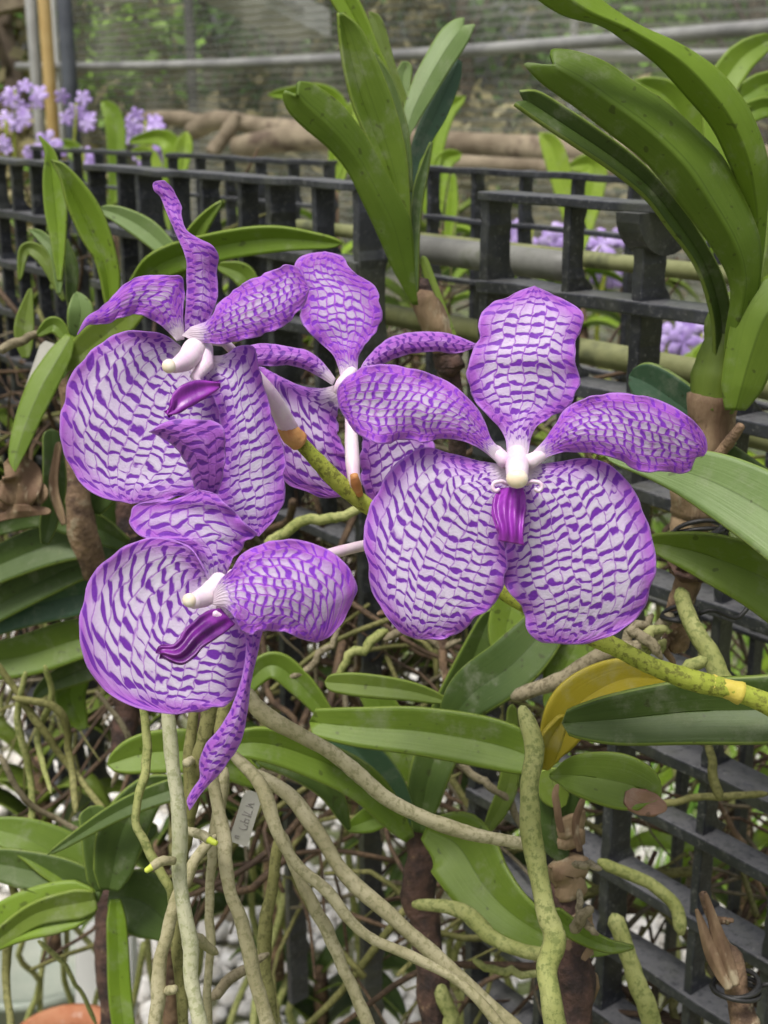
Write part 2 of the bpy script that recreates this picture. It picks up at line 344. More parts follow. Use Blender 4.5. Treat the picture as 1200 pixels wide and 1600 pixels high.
def pebbles(n, xr, yr, smin, smax, rs):
    ico = bmesh.new(); bmesh.ops.create_icosphere(ico, subdivisions=1, radius=1)
    bv = np.array([v.co[:] for v in ico.verts]); bf = [[v.index for v in f.verts] for f in ico.faces]; ico.free()
    vs = []; fs = []; k = 0
    for i in range(n):
        s = rs.uniform(smin, smax); sc = np.array([1, rs.uniform(.6, .95), rs.uniform(.45, .8)]) * s
        a = rs.uniform(0, 6.28); R = np.array([[math.cos(a), -math.sin(a), 0], [math.sin(a), math.cos(a), 0], [0, 0, 1]])
        v = (bv * (1 + rs.uniform(-.14, .14, (len(bv), 1)))) * sc @ R.T + [rs.uniform(*xr), rs.uniform(*yr), s * rs.uniform(.1, 1.0)]
        vs.append(v); fs += [[q + k for q in f] for f in bf]; k += len(bv)
    return np.vstack(vs), fs
v, f = pebbles(9000, (-1.1, .75), (1.2, 3.4), .008, .022, rs)
tag(mesh_obj('gravel', v, f, peb, origin=(0, 0, 0)), 'pale rounded gravel lying on the ground under the plant racks', 'gravel', kind='stuff')
# grass beyond
def blades(n, xr, yr, h, rs, wd=.006, base=0.):
    x = rs.uniform(*xr, n); y = rs.uniform(*yr, n); hh = rs.uniform(.5, 1, n) * h; a = rs.uniform(0, 6.28, n); l = rs.uniform(-.5, .5, (n, 2)) * hh[:, None]
    dx = np.cos(a) * wd; dy = np.sin(a) * wd
    z0 = np.full(n, base)
    v = np.stack([np.stack([x - dx, y - dy, z0], 1), np.stack([x + dx, y + dy, z0], 1), np.stack([x + l[:, 0] * .5 + dx * .6, y + l[:, 1] * .5 + dy * .6, z0 + hh * .6], 1), np.stack([x + l[:, 0], y + l[:, 1], z0 + hh], 1)], 1).reshape(-1, 3)
    f = [(4 * i, 4 * i + 1, 4 * i + 2, 4 * i + 3) for i in range(n)]
    return v, f
v, f = blades(16000, (.2, 3.0), (1.8, 5.5), .10, rs)
gr = mat_gen('grass_blade', (.14, .30, .03), (.30, .44, .08), 3, .6)
tag(mesh_obj('grass', v, f, gr, origin=(0, 0, 0), smooth=False), 'short bright green grass on the ground behind the rack at right', 'grass', kind='stuff')

# ------------------------------------------------------------------ plant rack (black plastic grilles)
P0 = P(750, 300, 1266 / 1860.0)
dF = np.array([-.6216, .7833, 0]); nF = np.array([.7833, .6216, 0]); UZ = np.array([0, 0, 1.])
KH = (CAMH - P0[2]) / .0726            # metres below the camera per unit of K
def sx(x): return (1266 / (x + 1110.0) - .6806) / .749
def F(s, K, n=0.): return np.array([P0[0], P0[1], 0]) + dF * s + nF * n + UZ * (CAMH - K * KH)
KR = [.0726, .151, .229, .308, .386, .460, .536, .600, .680, .76, .84, .92, 1.0, 1.08, 1.16]
rs = np.random.RandomState(11)
def upright(par, s, n0, t, dmax, dmin, z1, KR, kink=True):
    """one slat: thin along the fence, deep across it, deeper where a rail meets it"""
    zr = [CAMH - k * KH for k in KR]
    zs = []; ds = []
    for a, b_ in zip(zr[:-1], zr[1:]):
        if a > z1 + 1e-6: continue
        for q in np.linspace(0, 1, 9)[:-1]:
            e = min(q, 1 - q) * 2
            f = 1 if e <= 0 else max(0., 1 - e / .45) ** 2 if kink else 0
            zs.append(a + (b_ - a) * q); ds.append(dmin + (dmax - dmin) * f)
    zs.append(zr[-1]); ds.append(dmin)
    base = np.array([P0[0], P0[1], 0]) + dF * s
    jx = rs.normal(0, .0006, len(zs))
    v = []
    for z, d, j in zip(zs, ds, jx):
        for (a, q) in ((-t / 2, 0), (t / 2, 0), (t / 2, d), (-t / 2, d)):
            v.append(base + dF * (a + j * .5) + nF * (n0 + q) + UZ * z)
    n = len(zs)
    f = [(4 * i + k, 4 * i + (k + 1) % 4, 4 * i + 4 + (k + 1) % 4, 4 * i + 4 + k) for i in range(n - 1) for k in range(4)] + [(0, 3, 2, 1), (4 * n - 4, 4 * n - 3, 4 * n - 2, 4 * n - 1)]
    o = mesh_obj('upright', v, f, PLAST, par, smooth=False)
    bv = o.modifiers.new('b', 'BEVEL'); bv.width = .0008; bv.segments = 2; bv.limit_method = 'ANGLE'; bv.angle_limit = .9
    return o
def rail(par, sa, sb, K, n0, d, th, name='rail'):
    m = MB(); ns = max(3, int(abs(sb - sa) / .025)); v = []
    ss_ = np.linspace(sa, sb, ns)
    sag = rs.normal(0, .0004, ns)
    for s, j in zip(ss_, sag):
        for a, q in ((0, 0), (d, 0), (d, -th), (0, -th)):
            v.append(F(s, K, n0 + a) + UZ * (q + j))
    f = [(4 * i + k, 4 * i + 4 + k, 4 * i + 4 + (k + 1) % 4, 4 * i + (k + 1) % 4) for i in range(ns - 1) for k in range(4)] + [(0, 1, 2, 3), (4 * ns - 1, 4 * ns - 2, 4 * ns - 3, 4 * ns - 4)]
    o = mesh_obj(name, v, f, PLAST, par, smooth=False)
    bv = o.modifiers.new('b', 'BEVEL'); bv.width = .0008; bv.segments = 2; bv.limit_method = 'ANGLE'; bv.angle_limit = .9
    return o
def grille(label, posts, n0, KR, group, wide=(), dmax=.019, dmin=.0105, t=.005, extra=0.003, rth=.0065, rd=.021):
    ends = (max(posts) + extra, min(posts) - extra)
    root = thing('plastic_grille', np.append((F(sum(ends) / 2, 0, n0))[:2], CAMH - KR[-1] * KH), label, 'plastic grille', group)
    for i, s in enumerate(posts):
        w = i in wide
        upright(root, s, n0 + .001, t * (1.3 if w else 1), dmax + (.002 if w else 0), dmin + (.006 if w else 0), 9, KR)
    for i, K in enumerate(KR):
        rail(root, ends[0], ends[1], K, n0 - .0015, rd if i != 7 else .014, .0045 if i == 0 else rth, 'top_rail' if i == 0 else 'rail')
    return root
GG = 'black plastic grilles of the plant rack'
fr = [sx(x) for x in (755, 885, 1000, 1167, 1308, 1480)]
front = grille('near black plastic grille at right, its top rail behind the big flower', fr, 0, KR, GG, wide=(0, 2))
# bracket under the top rail
mbk = MB(); c0 = fr[2]; v = []; nn = 14
for side in (-.007, .007):
    for k in range(nn + 1):
        a = math.pi * k / nn
        v.append(F(c0 + side, KR[0], .013 + .021 * math.cos(a)) - UZ * (.004 + .020 * math.sin(a)))
m1 = nn + 1
mbk.add(v, [tuple(range(m1)), tuple(range(2 * m1 - 1, m1 - 1, -1))] + [(k, m1 + k, m1 + (k + 1) % m1, (k + 1) % m1) for k in range(m1)])
mbk.build('bracket', PLAST, front, smooth=False)
lf = [sx(x) for x in (553, 487, 415, 370, 310, 264, 210, 180, 134)]
mid = grille('black plastic grille in the middle, ending left of the central leaf fan', lf, 0, KR[:6], GG, wide=(0, 2, 6), dmax=.020, dmin=.014)
for s_ in (lf[0], lf[2], lf[8]): upright(mid, s_, .0025, .006, .019, .016, 9, [k + .002 for k in KR[5:]])
lf2 = [sx(x) for x in (62, 36, 6, -20, -45)]
grille('black plastic grille at the left edge beside the purple blooms', lf2, .004, [k + .0008 for k in KR], GG, wide=(0,))
# far side of the rack
NB = .19
def sb_(x, K=.0525):
    # s of the back plane where a point shows at pixel x: solve numerically
    lo, hi = -.6, 3.0
    def pxof(s):
        q = F(s, K, NB) - np.array([0, 0, CAMH]); z = q[1] * CP - q[2] * SP
        return 600 + FPX * q[0] / z
    for _ in range(50):
        m = (lo + hi) / 2
        if pxof(m) > x: lo = m
        else: hi = m
    return lo
KB = [.0726, .137, .215, .30, .42, .56, .75, 1.08]
def evenly(a, b, st): return list(np.arange(a, b, st))
sA, sB = sb_(985), sb_(695)
grille('far side black grille of the rack seen behind the right grille', evenly(sb_(1500), sb_(1010), .05) , NB, KB, GG, t=.0045, dmax=.013, dmin=.010, rth=.0035, rd=.007)
grille('far side black grille of the rack between the leaf fan and the big flower', evenly(sA, sB + .02, .05), NB, KB, GG, t=.0045, dmax=.013, dmin=.010, rth=.0035, rd=.007)
grille('far side black grille of the rack behind the middle grille', evenly(sb_(505), sb_(235), .052), NB, KB, GG, t=.0045, dmax=.013, dmin=.010, rth=.0035, rd=.007)
grille('far side black grille of the rack at the far left under the lilac blooms', evenly(sb_(218), sb_(25), .052), NB, KB, GG, t=.0045, dmax=.013, dmin=.010, rth=.0035, rd=.007)
# pipes along the rack
def pipe(name, x0, x1, K, n, r, m, label, cat):
    a = F(sx(x0), K, n); b_ = F(sx(x1), K, n)
    mb = MB(); mb.tube(np.linspace(a, b_, 14), r, 20); return tag(mb.build(name, m), label, cat)
pipe('water_pipe', 450, 768, .147, .06, .0085, PVC, 'thick grey plastic pipe running through the rack beside the leaf fan', 'pipe')
pipe('bamboo_pole', 250, 1500, .152, .118, .005, ALGAE, 'pale mossy pole behind the right grille below its top cells', 'pole')
pipe('bamboo_pole', 300, 1600, .232, .075, .0072, ALGAE, 'mossy green pole passing behind the big flower towards the right stem', 'pole')
pipe('bamboo_pole', 800, 1700, .30, .12, .008, ALGAE, 'lower mossy pole low in the rack at the right edge', 'pole')

# ------------------------------------------------------------------ leaves, roots, stems
def leaf(name, par, pts, m, d=None, fold=.22, roll=0., n=44, notch=0., thick=.0016, base_fade=0., tip=.08, wav=.0, label=None, bumpk=0., tipsq=2.0):
    """pts: (x, y, width_px[, depth]) in photo pixels; a channelled strap leaf along the spine"""
    a = np.array([(p[0], p[1], p[2], p[3] if len(p) > 3 else d) for p in pts], float)
    s = cr(a, n); C = P(s[:, 0], s[:, 1], s[:, 3]); Wd = np.maximum(s[:, 2], 1) / FPX * s[:, 3] * .5
    T = np.gradient(C, axis=0); T /= np.linalg.norm(T, axis=1)[:, None]
    view = C - np.array([0, 0, CAMH]); view /= np.linalg.norm(view, axis=1)[:, None]
    Sd = np.cross(T, view); Sd /= np.linalg.norm(Sd, axis=1)[:, None] + 1e-9
    Nn = np.cross(Sd, T); sg = np.sign((Nn * -view).sum(1)); Nn *= sg[:, None]
    t = np.linspace(0, 1, n); r = math.radians(roll)
    Sr = math.cos(r) * Sd + math.sin(r) * Nn; Nr = -math.sin(r) * Sd + math.cos(r) * Nn
    wf = .55 + .45 * np.clip(t / .14, 0, 1) ** .7; k = t > 1 - tip; wf[k] = np.sqrt(np.clip(1 - ((t[k] - 1 + tip) / tip) ** tipsq, 0, 1)) * .97 + .03
    us = [-1, -.82, -.6, -.38, -.18, -.06, -.015, .015, .06, .18, .38, .6, .82, 1]; nu = 14; vs = []; uv = []
    ph = (pts[0][0] * 7 + pts[0][1] * 3) % 100 / 16.0
    LL = np.r_[0, np.cumsum(np.linalg.norm(np.diff(C, axis=0), axis=1))]
    for i in range(n):
        hw = Wd[i] * wf[i] / math.cos(r)
        for u in us:
            q = C[i] + Sr[i] * hw * u + Nr[i] * (fold * hw * (abs(u) ** 1.08) + wav * hw * u * math.sin(t[i] * 9 + ph))
            if notch: 
                e = max(0, (t[i] - .86) / .14)
                q = q - T[i] * notch * Wd[int(n * .85)] * 2 * (e ** 2) * max(0, 1 - abs(u - .12) / .4)
            vs.append(q); uv.append((u * .5 + .5, LL[i] * 12))
    f = [(i * nu + j, i * nu + j + 1, (i + 1) * nu + j + 1, (i + 1) * nu + j) for i in range(n - 1) for j in range(nu - 1)]
    o = mesh_obj(name, vs, f, m, par, uv=uv); solid(o, thick)
    if label: o['label'] = label
    return o
def ULIST(k): return [0, k * .18, k * .4, k * .65, k * .85, k * .96, k - .006, k + .006, k + (1 - k) * .04, k + (1 - k) * .15, k + (1 - k) * .35, k + (1 - k) * .6, k + (1 - k) * .82, 1]
def leaf2(name, par, Lp, Rp, m, d, fold=.3, nt=0., bow=0., n=56, keel=.5, thick=.0016, label=None, d2=None):
    """a strap leaf given by its two margins, base to tip, keeled along the middle (the keel lies nearer or farther)"""
    l = cr(np.array(Lp, float), n); r = cr(np.array(Rp, float), n); nu = 14; vs = []; uv = []
    d2 = d if d2 is None else d2; t = np.linspace(0, 1, n); acc = 0
    for i in range(n):
        bq = .5 - .5 * (.55 + .45 * min(1, t[i] / .14) ** .7); l[i], r[i] = l[i] * (1 - bq) + r[i] * bq, r[i] * (1 - bq) + l[i] * bq
        w_ = math.hypot(*(l[i] - r[i])); dd = d + (d2 - d) * t[i]
        if i: acc += math.hypot(*((l[i] + r[i] - l[i - 1] - r[i - 1]) / 2)) / FPX * dd
        tg = (l[min(i + 1, n - 1)] + r[min(i + 1, n - 1)] - l[max(i - 1, 0)] - r[max(i - 1, 0)]); tg = tg / (np.linalg.norm(tg) + 1e-9)
        for j in range(nu):
            u = ULIST(keel)[j]; q = l[i] * (1 - u) + r[i] * u; a = (u - keel) / (keel if u < keel else 1 - keel)
            e = max(0, (t[i] - .80) / .20); q = q - tg * nt * e ** 3 * 40 * max(0, 1 - abs(a) / .75)
            dep = dd + fold * w_ / FPX * dd * .5 * (1 - abs(a) ** 1.05) - bow * math.sin(math.pi * t[i])
            vs.append(P(q[0], q[1], dep)); uv.append((u, acc * 12))
    f = [(i * nu + j, i * nu + j + 1, (i + 1) * nu + j + 1, (i + 1) * nu + j) for i in range(n - 1) for j in range(nu - 1)]
    o = mesh_obj(name, vs, f, m, par, uv=uv); solid(o, thick)
    if label: o['label'] = label
    return o
def root_(name, par, pts, m, r=None, d=None, seg=12, jit=1.2, seed=0, n=None, wob=.02, label=None):
    """pts: (x, y, depth) ; r in px at the depth"""
    rr = np.random.RandomState(seed + int(abs(pts[0][0]) * 7 + abs(pts[-1][1])) % 9999)
    a = np.array([(p[0], p[1], p[2] if len(p) > 2 else d) for p in pts], float)
    n = n or max(12, int(np.hypot(*(np.diff(a[:, :2], axis=0)).T).sum() / 9))
    s = cr(a, n); tt = np.linspace(0, 1, n)
    for ax in (0, 1):
        for fr_ in (5, 11, 23):
            s[:, ax] += jit * (5. / fr_) * np.sin(tt * fr_ * 2 + rr.uniform(0, 6.28)) * np.sin(tt * math.pi) * 1.6
    C = P(s[:, 0], s[:, 1], s[:, 2])
    rad = (r if np.isscalar(r) else np.interp(tt, np.linspace(0, 1, len(r)), r)) / FPX * s[:, 2]
    if name == 'root': rad = rad * (1 - .45 * np.clip(1 - tt / .05, 0, 1) ** 2 - .55 * np.clip(1 - (1 - tt) / .05, 0, 1) ** 2)
    rad = rad * (1 + .07 * np.sin(tt * n * .35 + rr.uniform(0, 6)) + rr.normal(0, .02, n))
    mb = MB(); mb.tube(C, rad, seg, wob, rr); o = mb.build(name, m, par)
    if label: o['label'] = label
    return o
def plant(name, x, y, d, label, group='strap-leaved orchid plants growing on the rack'):
    return thing(name, P(x, y, d), label, 'orchid plant', group)

# central leaf fan
p1 = plant('orchid_plant', 665, 520, .60, 'tall leaf fan rising in the top middle between the grilles')
leaf2('leaf', p1, [(620, 220), (580, 110), (555, 62), (532, 25), (508, -15), (500, -40)], [(632, 220), (612, 122), (593, 76), (576, 32), (553, -14), (535, -40)], BRIGHT, .61, fold=.5, d2=.60)
leaf2('leaf', p1, [(640, 300), (625, 200), (600, 130), (584, 82)], [(646, 300), (639, 210), (617, 130), (591, 88)], DARK, .60, fold=.3)
leaf2('leaf', p1, [(625, 210), (618, 150), (617, 118), (628, 96)], [(634, 210), (641, 140), (644, 106), (637, 96)], PALE, .63, fold=.3)
leaf('leaf', p1, [(640, 180, 12, .63), (612, 110, 16, .63), (590, 40, 20, .63), (577, 18, 8, .63)], OLIVE, fold=.2)
leaf2('leaf', p1, [(636, 380), (640, 245), (668, 165), (698, 110), (712, 92)], [(647, 380), (652, 268), (674, 223), (698, 182), (718, 128), (721, 98)], TEAL, .61, fold=-.3, d2=.63)
leaf2('leaf', p1, [(632, 330), (627, 240), (629, 189), (633, 162), (646, 125), (663, 91), (687, 51), (708, 33), (724, 29)], [(642, 330), (639, 225), (650, 196), (677, 152), (704, 108), (729, 70), (742, 40)], PALE, .60, fold=-.25, nt=.3, d2=.62)
leaf2('leaf', p1, [(622, 340), (602, 275), (575, 220), (552, 165), (540, 120), (533, 80), (529, 45), (528, 20)], [(646, 370), (641, 320), (637, 256), (629, 209), (616, 162), (599, 118), (582, 78), (562, 42), (536, 20)], GREEN, .59, fold=.45, keel=.25, d2=.57)
leaf2('leaf', p1, [(645, 470), (642, 380), (645, 300), (660, 250), (672, 222)], [(654, 470), (655, 380), (660, 320), (669, 270), (676, 222)], DARK, .595, fold=.4)
leaf2('leaf', p1, [(642, 476), (616, 425), (589, 364), (569, 321), (542, 267), (511, 230), (474, 199), (451, 175), (442, 154), (444, 142)], [(656, 476), (649, 430), (643, 354), (633, 324), (602, 267), (569, 209), (535, 165), (501, 138), (484, 129), (467, 127)], GREEN, .58, fold=-.22, nt=.45, keel=.42, d2=.54, label='broad drooping leaf of the fan with a notched tip')
root_('sheath', p1, [(694, 545, .602), (678, 505, .60), (660, 462, .595)], SHEATH, r=[19, 23, 19], wob=.1)
root_('sheath', p1, [(705, 580, .605), (698, 545, .603)], BARKD, r=[19, 24], wob=.12)
root_('stem', p1, [(655, 440, .60), (672, 490, .603), (700, 560, .61), (712, 640, .61), (715, 720, .62)], BARKD, r=[16, 20, 18, 15, 14])
leaf('sheath', p1, [(715, 545, 10, .6), (684, 470, 16, .6), (660, 400, 12, .6)], OLIVE, fold=-.3)

# right plant, near
p2 = plant('orchid_plant', 1065, 950, .50, 'big leaf fan at the top right on a brown stem')
leaf2('leaf', p2, [(1160, 560), (1185, 440), (1196, 340), (1199, 262), (1186, 210), (1160, 157), (1119, 109), (1062, 71), (1002, 44), (960, 18), (925, -8), (880, -38)], [(1140, 560), (1155, 450), (1170, 350), (1158, 300), (1137, 247), (1111, 195), (1070, 146), (1025, 97), (980, 64), (939, 37), (882, 22), (838, -5), (815, -30)], BRIGHT, .49, fold=-.75, keel=.5, bow=.01, d2=.42, label='topmost leaf of the fan arching out of the picture')
leaf2('leaf', p2, [(1152, 610), (1172, 500), (1187, 430), (1184, 367), (1152, 292), (1126, 244), (1085, 202), (1040, 161), (987, 127), (942, 97), (894, 81), (864, 79)], [(1124, 610), (1134, 520), (1142, 465), (1135, 425), (1105, 375), (1062, 319), (1010, 254), (950, 206), (900, 167), (871, 147), (841, 124), (819, 100)], GREEN, .485, fold=-.6, keel=.55, nt=.7, bow=.01, d2=.44)
leaf2('leaf', p2, [(1152, 610), (1146, 520), (1132, 440), (1100, 375), (1060, 315), (1005, 255), (940, 205), (880, 165), (840, 142), (813, 142)], [(1112, 620), (1115, 525), (1106, 469), (1085, 412), (1044, 356), (1006, 307), (950, 262), (894, 225), (837, 187), (804, 163)], DARK, .495, fold=.7, keel=.6, nt=.3, bow=.008, d2=.455)
leaf2('leaf', p2, [(1175, 560), (1205, 440), (1235, 330), (1260, 230)], [(1150, 560), (1170, 440), (1190, 340), (1215, 250), (1240, 200)], OLIVE, .50, fold=-.5)
leaf2('leaf', p2, [(1175, 640), (1215, 560), (1250, 500), (1300, 440)], [(1122, 640), (1136, 540), (1155, 470), (1200, 431), (1260, 400)], GREEN, .478, fold=-.4, d2=.465)
root_('sheath', p2, [(1112, 640, .498), (1122, 585, .496), (1136, 520, .494), (1150, 470, .492)], OLIVE, r=[33, 38, 40, 30], wob=.03)
root_('stem', p2, [(1140, 540, .50), (1122, 620, .50), (1105, 700, .503), (1082, 790, .51), (1076, 880, .515), (1062, 960, .52), (1055, 1010, .525)], BARK, r=[32, 33, 30, 30, 24, 22, 20], wob=.06, jit=2)
root_('sheath', p2, [(1095, 745, .502), (1102, 690, .50), (1112, 620, .497)], SHEATH, r=[28, 33, 40], wob=.09, label='dry brown sheath peeling from the stem')
root_('sheath', p2, [(1074, 850, .51), (1080, 815, .508), (1086, 765, .505)], SHEATH, r=[28, 34, 39], wob=.09)
root_('sheath', p2, [(1070, 900, .513), (1075, 870, .512)], BARKD, r=[24, 28], wob=.12)
root_('spur', p2, [(1115, 720, .485), (1140, 690, .48), (1158, 665, .475)], BARK, r=[9, 9, 7])
root_('spur', p2, [(1140, 620, .485), (1175, 580, .48), (1215, 540, .475)], BARK, r=[12, 10, 8])
leaf('leaf', p2, [(1145, 700, 30, .52), (1080, 645, 66, .525), (1020, 602, 66, .53), (984, 586, 44, .535)], TEAL, fold=.25, roll=-15, tip=.15)
leaf('leaf', p2, [(1290, 860, 140, .44), (1200, 800, 118, .45), (1110, 752, 92, .46), (1030, 728, 52, .465), (945, 713, 14, .47)], PALE, fold=.10, roll=8, label='wide pale green leaf reaching left under the right petal')
leaf('leaf', p2, [(1290, 960, 120, .47), (1200, 905, 100, .475), (1110, 868, 74, .48), (1045, 852, 42, .485), (1005, 846, 16, .49)], GREEN, fold=.45, roll=-12)
leaf('leaf', p2, [(1250, 820, 60, .52), (1180, 760, 62, .52), (1120, 710, 50, .525)], DARK, fold=.3, roll=15)
leaf('leaf', p2, [(1215, 880, 60, .50), (1175, 850, 60, .505), (1150, 820, 30, .51)], OLIVE, fold=.2)
root_('root', p2, [(1062, 920, .49), (1085, 985, .485), (1125, 1050, .48), (1160, 1120, .475)], ROOTG, r=[12, 15, 15, 14])
root_('root', p2, [(1040, 1062, .47), (1075, 1045, .467), (1104, 1030, .465)], ROOTG, r=[10, 12, 10])
root_('root', p2, [(1050, 960, .505), (1000, 1010, .51), (950, 1020, .51), (880, 1060, .52), (800, 1090, .53)], ROOTB, r=[10, 12, 13, 14, 11])
for i, q in enumerate([[(980, 985), (1010, 1000), (1035, 1030)], [(1000, 1030), (1020, 990), (1050, 985)], [(960, 1010), (990, 1040), (1020, 1035)], [(1020, 960), (990, 990), (970, 1030)], [(1040, 1000), (1015, 1020), (985, 1010)], [(1065, 930), (1040, 1000), (1055, 1040)]]):
    root_('root', p2, [(a, b_, .50 + .004 * i) for a, b_ in q], (ROOTB, ROOTG, BARK)[i % 3], r=[6, 9, 5], jit=4, seed=i)
# knobbly root clump
# low right leaf, yellow leaf and browned leaf
p3 = plant('orchid_plant', 900, 1600, .50, 'low right orchid with a yellow leaf and a brown tipped leaf on a dark stem')
leaf('leaf', p3, [(855, 1200, 18, .46), (872, 1150, 60, .46), (905, 1098, 82, .46), (975, 1060, 64, .465), (1050, 1062, 20, .47)], YELLOW, fold=.2, roll=10, label='old yellow leaf behind the flower stem')
leaf('leaf', p3, [(848, 1200, 26, .455), (856, 1160, 36, .45), (882, 1118, 16, .447)], YELLOW, fold=.5, roll=20, label='small folded yellow leaf')
leaf('leaf', p3, [(1320, 1095, 110, .415), (1200, 1108, 104, .42), (1080, 1112, 98, .425), (960, 1124, 76, .43), (878, 1130, 34, .435)], DARK, fold=.5, roll=0, notch=.35, tip=.06, tipsq=4, label='long blue green leaf crossing at the right edge')
leaf('leaf', p3, [(860, 1212, 14, .46), (905, 1212, 62, .455), (965, 1222, 84, .45), (1010, 1236, 66, .447), (1032, 1248, 34, .445)], GREEN, fold=.4, roll=-8, tip=.18)
leaf('dead_tip', p3, [(976, 1245, 30, .444), (1005, 1254, 40, .444), (1042, 1262, 26, .444)], BROWNLEAF, fold=.1, tip=.4, wav=.3)
leaf('leaf', p3, [(880, 1260, 20, .50), (866, 1235, 50, .50), (860, 1200, 40, .5)], OLIVE, fold=.3)
leaf('leaf', p3, [(880, 1345, 26, .505), (862, 1290, 66, .503), (880, 1225, 60, .50), (900, 1200, 30, .5)], DARK, fold=-.4)
leaf('leaf', p3, [(990, 1480, 8, .49), (950, 1478, 20, .49), (900, 1455, 28, .49), (860, 1425, 28, .49)], GREEN, fold=.5)
root_('stem', p3, [(872, 1215, .515), (885, 1300, .515), (888, 1400, .51), (898, 1500, .505), (890, 1640, .50)], BARKD, r=[14, 22, 24, 30, 30], wob=.08, jit=3)
for q, r_ in (([(886, 1320), (884, 1270)], [24, 28]), ([(890, 1400), (886, 1345)], [24, 29]), ([(897, 1490), (890, 1430)], [27, 32]), ([(893, 1580), (898, 1520)], [30, 35])):
    root_('sheath', p3, [(a, b_, .508) for a, b_ in q], SHEATH, r=r_, wob=.12, jit=2)
for q in ([(905, 1330), (900, 1280), (915, 1240)], [(878, 1300), (868, 1250), (872, 1225)], [(912, 1500), (925, 1470), (922, 1440)]):
    leaf('fibre', p3, [(a, b_, 9, .49) for a, b_ in q], SHEATH, fold=-.5, tip=.4, wav=.4)
root_('root', p3, [(815, 1105, .45), (836, 1165, .445), (828, 1235, .44), (833, 1330, .435), (848, 1410, .43), (868, 1465, .428), (855, 1515, .425), (862, 1560, .42), (872, 1640, .42)], ROOTG, r=[12, 15, 16, 16, 16, 17, 17, 18, 18], jit=1.5, label='thick green root hanging straight down')
root_('root', p3, [(895, 1350, .48), (920, 1352, .475), (940, 1358, .47)], ROOTB, r=[6, 7, 4])
root_('root', p3, [(905, 1390, .48), (908, 1430, .475), (925, 1455, .47), (935, 1460, .47)], ROOTB, r=[5, 6, 7, 5])
root_('root', p3, [(895, 1455, .475), (912, 1430, .47), (926, 1418, .468)], ROOTB, r=[9, 10, 7])
# lower middle plant
p4 = plant('orchid_plant', 660, 1600, .60, 'middle orchid low between the big flower and the hanging roots')
leaf('leaf', p4, [(870, 1200, 44, .535), (780, 1165, 76, .54), (660, 1143, 74, .545), (560, 1136, 60, .55), (484, 1128, 40, .555)], GREEN, fold=.35, roll=0, notch=.35, tip=.04, tipsq=5, label='long level leaf with a blunt tip below the flowers')
leaf('leaf', p4, [(690, 1150, 26, .56), (735, 1088, 74, .555), (800, 1040, 84, .55), (850, 985, 70, .55), (880, 930, 30, .55)], DARK, fold=.25, roll=-15)
leaf('leaf', p4, [(706, 1098, 10, .56), (640, 1080, 30, .56), (560, 1070, 36, .56), (507, 1066, 24, .56)], OLIVE, fold=.3)
leaf('leaf', p4, [(655, 1300, 36, .60), (668, 1220, 60, .60), (700, 1130, 66, .60), (735, 1040, 50, .59), (770, 950, 24, .58)], DARK, fold=.4)
leaf('leaf', p4, [(650, 1290, 30, .61), (640, 1200, 56, .61), (610, 1130, 52, .61), (570, 1060, 40, .61)], GREEN, fold=.3)
leaf('leaf', p4, [(640, 1290, 30, .60), (600, 1220, 56, .59), (545, 1160, 54, .585), (500, 1120, 24, .58)], TEAL, fold=.3)
leaf('leaf', p4, [(665, 1295, 60, .575), (715, 1320, 110, .57), (758, 1385, 98, .56), (810, 1435, 72, .55), (880, 1472, 44, .545), (965, 1486, 12, .54)], GREEN, fold=.28, roll=12, label='broad leaf curving down to the lower right')
leaf('leaf', p4, [(640, 1310, 30, .575), (570, 1225, 56, .57), (480, 1180, 58, .565), (400, 1160, 50, .56), (330, 1172, 20, .56)], GREEN, fold=.4, roll=-10)
leaf('leaf', p4, [(640, 1290, 10, .6), (610, 1268, 36, .6), (575, 1282, 38, .6), (540, 1296, 10, .6)], BRIGHT, fold=.3)
leaf('leaf', p4, [(545, 1295, 12, .59), (515, 1235, 34, .585), (465, 1200, 38, .58), (400, 1186, 16, .575)], DARK, fold=.4)
leaf('leaf', p4, [(760, 1300, 20, .6), (790, 1240, 30, .6), (800, 1180, 26, .6), (800, 1100, 14, .6)], OLIVE, fold=.3)
leaf('leaf', p4, [(820, 1080, 20, .57), (790, 1000, 50, .57), (800, 940, 60, .57), (790, 880, 30, .57)], GREEN, fold=.3)
leaf('leaf', p4, [(860, 1130, 20, .55), (880, 1050, 60, .55), (905, 990, 56, .55), (900, 930, 30, .55)], GREEN, fold=.3)
root_('stem', p4, [(655, 1290, .61), (660, 1400, .61), (668, 1500, .61), (690, 1640, .61)], BARKD, r=[22, 26, 24, 24], wob=.08, jit=3)
for q, r, mm in [([(415, 850), (470, 820), (530, 805), (580, 790)], [9, 9, 8, 6], ROOTG), ([(525, 1060), (560, 1015), (605, 985)], [6, 8, 7], ROOTG), ([(560, 1170), (600, 1220), (650, 1230)], [6, 6, 5], ROOTY),
    ([(700, 1185), (750, 1215), (790, 1250), (820, 1300)], [7, 7, 6, 5], ROOTB), ([(600, 1000), (640, 980), (680, 1010), (720, 1000)], [7, 7, 6, 5], ROOTB), ([(450, 1060), (500, 1030), (530, 980)], [6, 6, 5], ROOTB),
    ([(740, 1500), (790, 1520), (850, 1520)], [6, 7, 5], ROOTG), ([(690, 1540), (700, 1590), (720, 1640)], [12, 13, 13], ROOTG), ([(590, 960), (640, 950), (690, 1020), (700, 1090)], [6, 7, 7, 6], BARK)]:
    root_('root', p4, [(a, b_, .60) for a, b_ in q], mm, r=r, jit=3)
root_('root', p4, [(645, 1413, .56), (720, 1422, .55), (775, 1470, .54), (840, 1490, .53), (862, 1480, .53)], ROOTG, r=[9, 11, 13, 12, 10])
